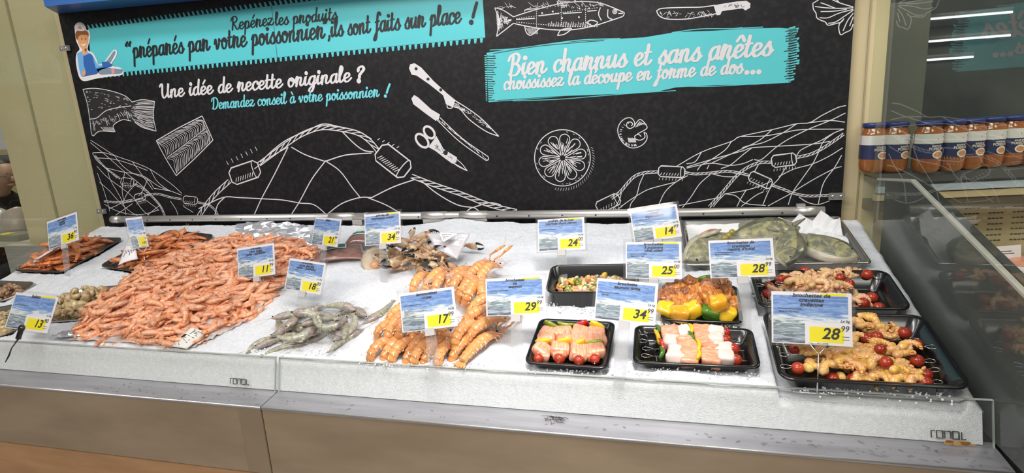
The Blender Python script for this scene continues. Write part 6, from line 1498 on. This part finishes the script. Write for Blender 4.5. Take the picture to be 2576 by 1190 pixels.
def bream(M, lab, L=.27, open_=False):
    mb = MB(); rings = []; mis = []
    n = 24
    prof = [(0, .02), (.05, .16), (.12, .30), (.22, .42), (.35, .46), (.5, .42), (.65, .31), (.78, .18), (.86, .115), (.92, .11)]
    for i in range(n+1):
        t = .92*i/n
        for (a, ra), (b, rb) in zip(prof[:-1], prof[1:]):
            if a <= t <= b+1e-9: r = ra+(rb-ra)*(t-a)/(b-a)
        ry = r*L*.50; rz = L*.105*math.sin(PI*min(1, t*.9+.12))**.8*(1 if t < .75 else .8)
        rings.append([(-t*L+L*.45, ry*math.cos(2*PI*j/18)+.01*L*math.sin(t*3), rz*math.sin(2*PI*j/18)) for j in range(18)])
    mb.loft(rings)
    # belly side faces get the pale skin
    k0 = len(mb.f)
    for fi in range(n*18):
        j = fi % 18
        if 7 <= j <= 10: mb.mi[fi] = 1
        elif j <= 2 or j >= 15: mb.mi[fi] = 2
    o = mb.build('sea_bream', [M_fish, M_belly, M_back]); o.matrix_world = M; tag(o, lab, 'fish', 'stuffed sea bream')
    f = MB()
    for s in (-1, 1):
        f.prism([(-.44*L, s*.012*L, -.004), (-.50*L, s*.06*L, -.004), (-.66*L, s*.17*L, -.004), (-.60*L, s*.05*L, -.004), (-.56*L, 0, -.004)], (0, 0, .006))
    f.build('tail_fin', M_fin, o)
    f = MB(); top = [(.22*L-.06*L*k, .185*L+.055*L*(.6+.4*(k % 2))*math.sin(PI*(k+1)/10)) for k in range(9)]
    f.prism([(.24*L, .17*L, -.002)]+[(x, y, -.002) for x, y in top]+[(-.30*L, .08*L, -.002), (0, .17*L, -.002)], (0, 0, .004)); f.build('dorsal_fin', M_fin, o)
    f = MB(); f.ell((.07*L, -.02*L, .098*L), (.085*L, .030*L, .008), 10, 6, R=R3(0, .10, -.5)); f.build('pectoral_fin', M_fin, o)
    f = MB(); f.ell((.345*L, .055*L, .066*L), (.024*L, .024*L, .010*L), 12, 8); f.ell((.346*L, .055*L, .073*L), (.015*L, .015*L, .005*L), 10, 6, 1); f.build('eye', [mat('eye_pale', (0.25, 0.25, 0.20), .2), M_eye], o)
    f = MB(); f.tube([(.19*L, .14*L, .075*L), (.155*L, .05*L, .103*L), (.17*L, -.06*L, .095*L), (.23*L, -.12*L, .070*L)], .0022, 6); f.build('gill_cover', M_fin, o)
    f = MB(); f.tube([(.455*L, -.004*L, .012*L), (.42*L, -.02*L, .040*L), (.385*L, -.03*L, .052*L)], .0016, 6); f.build('mouth', M_fin, o)
    if open_:
        f = MB(); f.ell((-.01*L, -.165*L, .035*L), (.16*L, .055*L, .050*L), 16, 10); f.build('belly_opening', M_gut, o)
        f = MB(); f.tube([(.16*L, -.17*L, .055*L), (.06*L, -.155*L, .095*L), (-.08*L, -.150*L, .095*L), (-.19*L, -.16*L, .055*L)], [.004, .007, .007, .003], 8); f.build('belly_flap', M_belly, o)
    return o
def on_tray(px, py, z):
    n_ = MS_.col[2].to_3d(); return on_plane(px, py, MS_.to_translation()+n_*z, n_)
def at_tray(px, py, z, yaw, roll=0.0, pitch=0.0):
    p = on_tray(px, py, z); R_ = MS_.to_3x3().to_4x4(); return Matrix.Translation(p) @ R_ @ RZ(yaw) @ RY(pitch) @ RX(roll)
bream(at_tray(1795, 625, .006, -2.45, -.75), 'leftmost sea bream, head at the lower left, belly open over green olives', .28, True)
bream(at_tray(1922, 588, .012, .25, .5), 'sea bream lying crosswise at the back of the steel tray', .26)
bream(at_tray(1986, 618, .030, -1.85, .2, .22), 'sea bream with its forked tail standing up in the middle of the tray', .205)
bream(at_tray(2064, 622, .014, -.75, .15), 'rightmost sea bream, broad rounded head toward the right tray wall', .25)
def olive(p, lab):
    t = MB().ell((0, 0, 0), (.0115, .0095, .0095), 12, 8); t.ell((.0112, 0, 0), (.0012, .003, .003), 8, 5, 1); o = t.build('olive', [mat('olive_green', (0.33, 0.27, 0.05), .2, coat=.4), M_gut]); o.matrix_world = Matrix.Translation(p) @ RZ(random.uniform(0, 6)) @ RY(-.4); return tag(o, lab, 'olive', 'green olives in the sea bream')
for px_, py_, z, lab in ((1841, 584, .040, 'upper green olive in the open belly of the left sea bream'), (1832, 592, .040, 'green olive in the middle of the open sea bream belly'), (1823, 599, .038, 'lowest green olive in the open sea bream belly'), (1736, 612, .006, 'stray green olive at the left edge of the white paper'), (2022, 598, .012, 'small olive between the standing tail and the right sea bream')):
    olive(on_tray(px_, py_, z), lab)

# ------------------------------------------------------------------ price cards
def wave_mat():
    m = bpy.data.materials.new('sea_photo'); m.use_nodes = True; N = m.node_tree.nodes; L = m.node_tree.links; b = N['Principled BSDF']; b.inputs['Roughness'].default_value = .3
    tc = N.new('ShaderNodeTexCoord'); oi = N.new('ShaderNodeObjectInfo'); sp = N.new('ShaderNodeSeparateXYZ'); L.new(tc.outputs['Generated'], sp.inputs[0])
    mp = N.new('ShaderNodeMapping'); mp.inputs['Scale'].default_value = (3.2, 15, 1); L.new(tc.outputs['Generated'], mp.inputs['Vector'])
    ad = N.new('ShaderNodeVectorMath'); ad.operation = 'ADD'; cb = N.new('ShaderNodeCombineXYZ'); mu = N.new('ShaderNodeMath'); mu.operation = 'MULTIPLY'; mu.inputs[1].default_value = 3.0
    L.new(oi.outputs['Random'], mu.inputs[0]); L.new(mu.outputs[0], cb.inputs[2]); L.new(mp.outputs[0], ad.inputs[0]); L.new(cb.outputs[0], ad.inputs[1])
    nz = N.new('ShaderNodeTexNoise'); nz.inputs['Scale'].default_value = 1.0; nz.inputs['Detail'].default_value = 5; nz.inputs['Distortion'].default_value = 1.1; L.new(ad.outputs[0], nz.inputs['Vector'])
    s = N.new('ShaderNodeMath'); s.operation = 'MULTIPLY_ADD'; s.inputs[1].default_value = .62; L.new(nz.outputs['Fac'], s.inputs[0]); s2 = N.new('ShaderNodeMath'); s2.operation = 'SUBTRACT'; s2.inputs[1].default_value = .31
    L.new(sp.outputs['Y'], s.inputs[2]); L.new(s.outputs[0], s2.inputs[0])
    rp = N.new('ShaderNodeValToRGB'); e = rp.color_ramp.elements
    st = [(0, (.09, .12, .16)), (.10, (.48, .54, .62)), (.18, (.10, .15, .19)), (.27, (.44, .51, .55)), (.34, (.13, .20, .23)), (.42, (.62, .68, .70)), (.50, (.78, .82, .84)), (.58, (.30, .44, .66)), (.68, (.11, .24, .55)), (.76, (.30, .45, .74)), (.84, (.09, .20, .50)), (.93, (.26, .40, .70)), (1, (.11, .23, .54))]
    e[0].position = 0; e[0].color = (*st[0][1], 1); e[1].position = 1; e[1].color = (*st[-1][1], 1)
    for p, c in st[1:-1]: q = e.new(p); q.color = (*c, 1)
    L.new(s2.outputs[0], rp.inputs['Fac']); L.new(rp.outputs['Color'], b.inputs['Base Color'])
    return m
M_sea = wave_mat()
def text_mesh(body, size, name, m, parent, x, y, z, align='CENTER', bold=.0, shear=.0, ls=1.0, sx=1.0):
    cu = bpy.data.curves.new(name, 'FONT'); cu.body = body; cu.size = size; cu.align_x = align; cu.offset = bold*size; cu.shear = shear; cu.space_line = ls; cu.resolution_u = 3
    to = bpy.data.objects.new(name, cu); C.objects.link(to); dg = bpy.context.evaluated_depsgraph_get(); me = bpy.data.meshes.new_from_object(to.evaluated_get(dg)); bpy.data.objects.remove(to); bpy.data.curves.remove(cu)
    me.name = name; me.materials.clear(); me.materials.append(m); me.transform(Matrix.Translation((x, y, z)) @ Matrix.Diagonal((sx, 1, 1, 1)))
    o = bpy.data.objects.new(name, me); C.objects.link(o); o.parent = parent; return o
def card(px, y, label, name, price, cents, code='', origin='', yaw=0.0, tilt=20, stem='strip', hi=False, extra='', sleeve=.007):
    tl_ = math.radians(tilt); yw = math.radians(yaw)
    nrm = Vector((math.sin(yw)*math.cos(tl_), math.cos(yw)*math.cos(tl_), -math.sin(tl_)))
    cx = sum(p[0] for p in px)/4; cy = sum(p[1] for p in px)/4; p0 = on_y(cx, cy, y)
    M, w, h = rect_fit(px, 0, lambda a, b: on_plane(a, b, p0, nrm))
    t = empty('price_card', M, label, 'price card', 'price cards on the ice')
    x0, y0 = -w/2, -h/2
    def U(u): return x0+u*w
    def Vv(v): return y0+v*h
    cd = MB().box((x0, y0, -.0006), (x0+w, y0+h, 0)).build('card', M_white, t)
    def quad(u0, v0, u1, v1, z, n, m): return MB().add([(U(u0), Vv(v0), z), (U(u1), Vv(v0), z), (U(u1), Vv(v1), z), (U(u0), Vv(v1), z)], [(0, 1, 2, 3)], 0, False).build(n, m, cd)
    quad(.022, .02, .955, .93, .0003, 'sea_photo', M_sea)
    quad(.42, .0, 1.0, .425, .0006, 'price_ground', M_white)
    quad(.475, .055, .895, .345, .0009, 'yellow_patch', M_yellow)
    if hi: quad(.62, .945, .93, .985, .0009, 'yellow_strip', M_yellow)
    lines = name.split('\n'); sz = h*(.105 if len(lines) > 1 else .12)
    if name: text_mesh(name, sz, 'name_lettering', M_ink, cd, U(.50), Vv(.885 if not hi else .905), .0011, 'CENTER', .022, .28, .84 if len(lines) > 2 else .88, 1.12)
    text_mesh(price, min(h*.30, w*.21), 'price_lettering', M_ink, cd, U(.835), Vv(.125), .0013, 'RIGHT', .022, .22, 1, 1.0)
    text_mesh('.'+cents, min(h*.155, w*.11), 'cents_lettering', M_ink, cd, U(.83), Vv(.275), .0013, 'LEFT', .004, .22, 1, .95)
    text_mesh('Le kg', h*.075, 'unit_lettering', M_ink, cd, U(.97), Vv(.445), .0013, 'RIGHT', .004, .25)
    if origin: text_mesh(origin, h*.05, 'origin_lettering', M_ink, cd, U(.09), Vv(.60), .0011, 'LEFT', .01, .2)
    if extra: text_mesh(extra, h*.042, 'origin_lettering', M_ink, cd, U(.07), Vv(.52), .0011, 'LEFT', .008, .1, .9)
    if code: text_mesh(code, h*.05, 'code_lettering', M_ink, cd, U(.06), Vv(.045), .0011, 'LEFT', .004, .2)
    mb = MB()
    for u0, u1, v in ((.87, .96, .17), (.87, .96, .115), (.07, .38, .665)): mb.add([(U(u0), Vv(v), .0012), (U(u1), Vv(v), .0012), (U(u1), Vv(v+.009), .0012), (U(u0), Vv(v+.009), .0012)], [(0, 1, 2, 3)], 0, False)
    mb.build('small_print', M_ink, cd)
    s = sleeve; MB().box((x0-s, y0-s*.8, -.0016), (x0+w+s, y0+h+s*1.2, -.0011)).box((x0-s, y0-s*.8, .0020), (x0+w+s, y0+h+s*1.2, .0024)).build('plastic_sleeve', M_clear, t)
    # foot: down to the ice in the card plane
    def ground(lx):
        k = 0.0
        for _ in range(200):
            p = M @ Vector((lx, y0-k, 0))
            if p.z < zice(p.y)-.004 or k > .30: break
            k += .003
        return k
    if stem == 'strip':
        u = U(.50); k = ground(u)+.004; a, b = .014, .017
        MB().prism([(u-a, y0+.012, -.004), (u+a, y0+.012, -.004), (u+b, y0-k*.5, -.004), (u+a*.9, y0-k, -.004), (u-a*.9, y0-k, -.004), (u-b, y0-k*.5, -.004)], (0, 0, .0014)).build('stem', M_clear2, t)
        MB().box((u-.013, y0-.016, -.006), (u+.013, y0+.004, .0035)).build('holder_clip', mat('clip_white', (0.66, 0.64, 0.64), .25, alpha=.75), t)
    elif stem == 'wire':
        u = U(.58); k = ground(u)
        mb = MB(); mb.tube([(u-.020, y0+.004, .004), (u+.020, y0+.004, .004), (u+.003, y0-.018, .004), (u-.003, y0-.018, .004), (u-.020, y0+.004, .004)], .0013, 6)
        mb.tube([(u, y0-.018, .004), (u-.004, y0-k+.004, .002)], .0017, 8)
        q = Vector((u-.004, y0-k+.004, .002)); mb.tube([q+Vector((-.05, 0, .008)), q+Vector((-.05, .004, -.03)), q+Vector((.025, .004, -.03)), q+Vector((.025, 0, .008)), q+Vector((-.05, 0, .008))], .0014, 6)
        mb.build('wire_stand', M_chrome, t)
    elif stem == 'clip':
        u = U(.42)
        mb = MB(); mb.ell((u, y0+.004, .004), (.012, .014, .008), 12, 8); mb.box((u-.007, y0-.030, .000), (u+.007, y0+.002, .008)); mb.tube([(u, y0-.03, .004), (u-.012, y0-.06, .006), (u-.016, y0-.085, .004), (u-.022, y0-.105, .004)], [.003, .0016, .0026, .0014], 6)
        mb.build('black_clip', M_blackplastic, t)
    return t
card([(112, 551), (187, 546), (205, 610), (129, 616)], 1.79, 'price card reading 36 over the far left prawn tray', 'crevette\ncuite\n20/30', '36', '90')
card([(303, 546), (347, 553), (385, 620), (345, 622)], 1.84, 'turned price card reading 18 on wire over the second prawn tray', '', '18', '90', yaw=-58, stem='wire')
card([(40, 741), (152, 742), (117, 836), (10, 826)], 1.315, 'leftmost front price card reading 13, held by a black clip', 'bulots', '13', '90', hi=True, stem='clip', tilt=28)
card([(592, 620), (688, 618), (694, 693), (604, 700)], 1.66, 'price card reading 11.99 standing in the big shrimp heap', 'crevette\nrose cuite\ntaille : 60/80/kg', '11', '99', extra='Litopenaeus vannamei\nEquateur')
card([(729, 651), (822, 661), (805, 740), (715, 728)], 1.565, 'price card reading 18.00 above the raw grey shrimp', 'crevette\ncrue élevée\ntaille : 30/40/kg', '18', '00', extra='Madagascar')
card([(795, 553), (864, 545), (846, 614), (780, 620)], 1.86, 'turned price card reading 21 by the vacuum packs', 'thon', '21', '99', yaw=22)
card([(915, 538), (1005, 535), (1011, 613), (920, 616)], 1.80, 'price card reading 34.99 at the crab claws, under the pipe', 'pinces de\ntourteaux cuites', '34', '99', hi=True, extra='Atlantique Nord-Est\nCasier')
card([(1002, 738), (1140, 723), (1153, 823), (1014, 834)], 1.345, 'price card reading 17.99 in front of the langoustines', 'langoustines\ncrues', '17', '99', extra='Sans retrait\nPêchées en Atlantique Nord-Est\nChalut de fond\nEcosse')
card([(1221, 700), (1369, 697), (1374, 791), (1224, 796)], 1.42, 'price card reading 29.99 for the salmon skewers', 'brochettes\nde\nsaumon', '29', '99', origin='Norvège', hi=True)
card([(1350, 551), (1470, 548), (1472, 628), (1357, 632)], 1.80, 'price card reading 24.00 standing on bare ice behind the deep tray', 'poêlée de la mer\nmarinée thym citron', '24', '00', hi=True)
card([(1503, 702), (1660, 711), (1645, 816), (1493, 804)], 1.375, 'price card reading 34.99 between the salmon tray and the wide tray', 'brochette\nsaumon lotte', '34', '99', code='2542', origin='Norvège')
card([(1583, 533), (1703, 511), (1715, 597), (1597, 609)], 1.86, 'tilted price card reading 14.99, highest of all, in front of the pipe', 'daurade\nolives\nthym citron', '14', '99', extra='Elevé en Grèce', yaw=0)
card([(1574, 609), (1715, 608), (1715, 700), (1574, 702)], 1.66, 'price card reading 25.00 directly below the tilted 14.99 card', 'brochettes\n3 poissons\nmidi soleil', '25', '00', hi=True, origin='Elevé en Norvège')
card([(1781, 606), (1945, 598), (1950, 696), (1788, 700)], 1.60, 'price card reading 28.99 in front of the sea bream tray', "brochettes de\ncrevettes\nmaitre d'hotel", '28', '99', code='2764', origin='Elevé en Equateur')
card([(1941, 733), (2145, 738), (2142, 869), (1941, 865)], 1.375, 'largest price card, reading 28.99, on a wire stand in the curry shrimp tray', 'brochettes de\ncrevettes\nindienne', '28', '99', code='2763', origin='Elevé en Equateur', hi=True, stem='wire')
# ------------------------------------------------------------------ ice, hollowed where the trays sit
IX0, IX1, IY0, IY1 = -2.735, 0.646, 1.326, 2.185
nx, ny = 640, 180
vs = []; fs = []
for j in range(ny+1):
    y = IY0+(IY1-IY0)*j/ny
    for i in range(nx+1):
        x = IX0+(IX1-IX0)*i/nx
        e = min(1, (IX1-x)/0.02, (x-IX0)/0.05)
        z = zice(y)+ice_noise(x, y)-0.02*(1-max(e, 0))**2
        for Mi, w_, d_, H_ in DEPR:
            q = Mi @ Vector((x, y, z))
            if abs(q.x) < w_/2-.004 and abs(q.y) < d_/2-.004 and q.z > -H_-.006: z -= (q.z+H_+.006)
        if y < IY0+0.012: z -= 0.005*(1-(y-IY0)/0.012)
        vs.append((x+0.006*mnoise.noise(Vector((0, y*20, 9)))*(1 if i == nx else 0), y, z))
for j in range(ny):
    for i in range(nx):
        a = j*(nx+1)+i; fs.append((a, a+1, a+nx+2, a+nx+1))
k0 = len(vs)
t15 = math.tan(math.radians(15))
for d in (1, 2, 3, 4):                                             # front face of the ice behind the glass
    for i in range(nx+1):
        zz = 0.876-(0.876-0.787)*d/4
        vs.append((IX0+(IX1-IX0)*i/nx, 1.3055+(zz-0.785)*t15+abs(0.0016*mnoise.noise(Vector((i*0.35, d*2.2, 0)))), zz))
rows = [list(range(nx+1))]+[list(range(k0+(d-1)*(nx+1), k0+d*(nx+1))) for d in (1, 2, 3, 4)]
for a, b in zip(rows[:-1], rows[1:]):
    for i in range(nx): fs.append((b[i], b[i+1], a[i+1], a[i]))
# right and left flank and the back
k1 = len(vs)
for j in range(ny+1):
    y = IY0+(IY1-IY0)*j/ny; vs.append((IX1, y, 0.765)); vs.append((IX0, y, 0.765))
for j in range(ny):
    fs.append((j*(nx+1)+nx, k1+2*j, k1+2*j+2, (j+1)*(nx+1)+nx)); fs.append((j*(nx+1), (j+1)*(nx+1), k1+2*j+3, k1+2*j+1))
ice = MB().add(vs, fs, 0, True).build('crushed_ice', M_ice)
tag(ice, 'sloping bed of white crushed ice filling the counter behind the front glass', 'ice', kind='stuff')
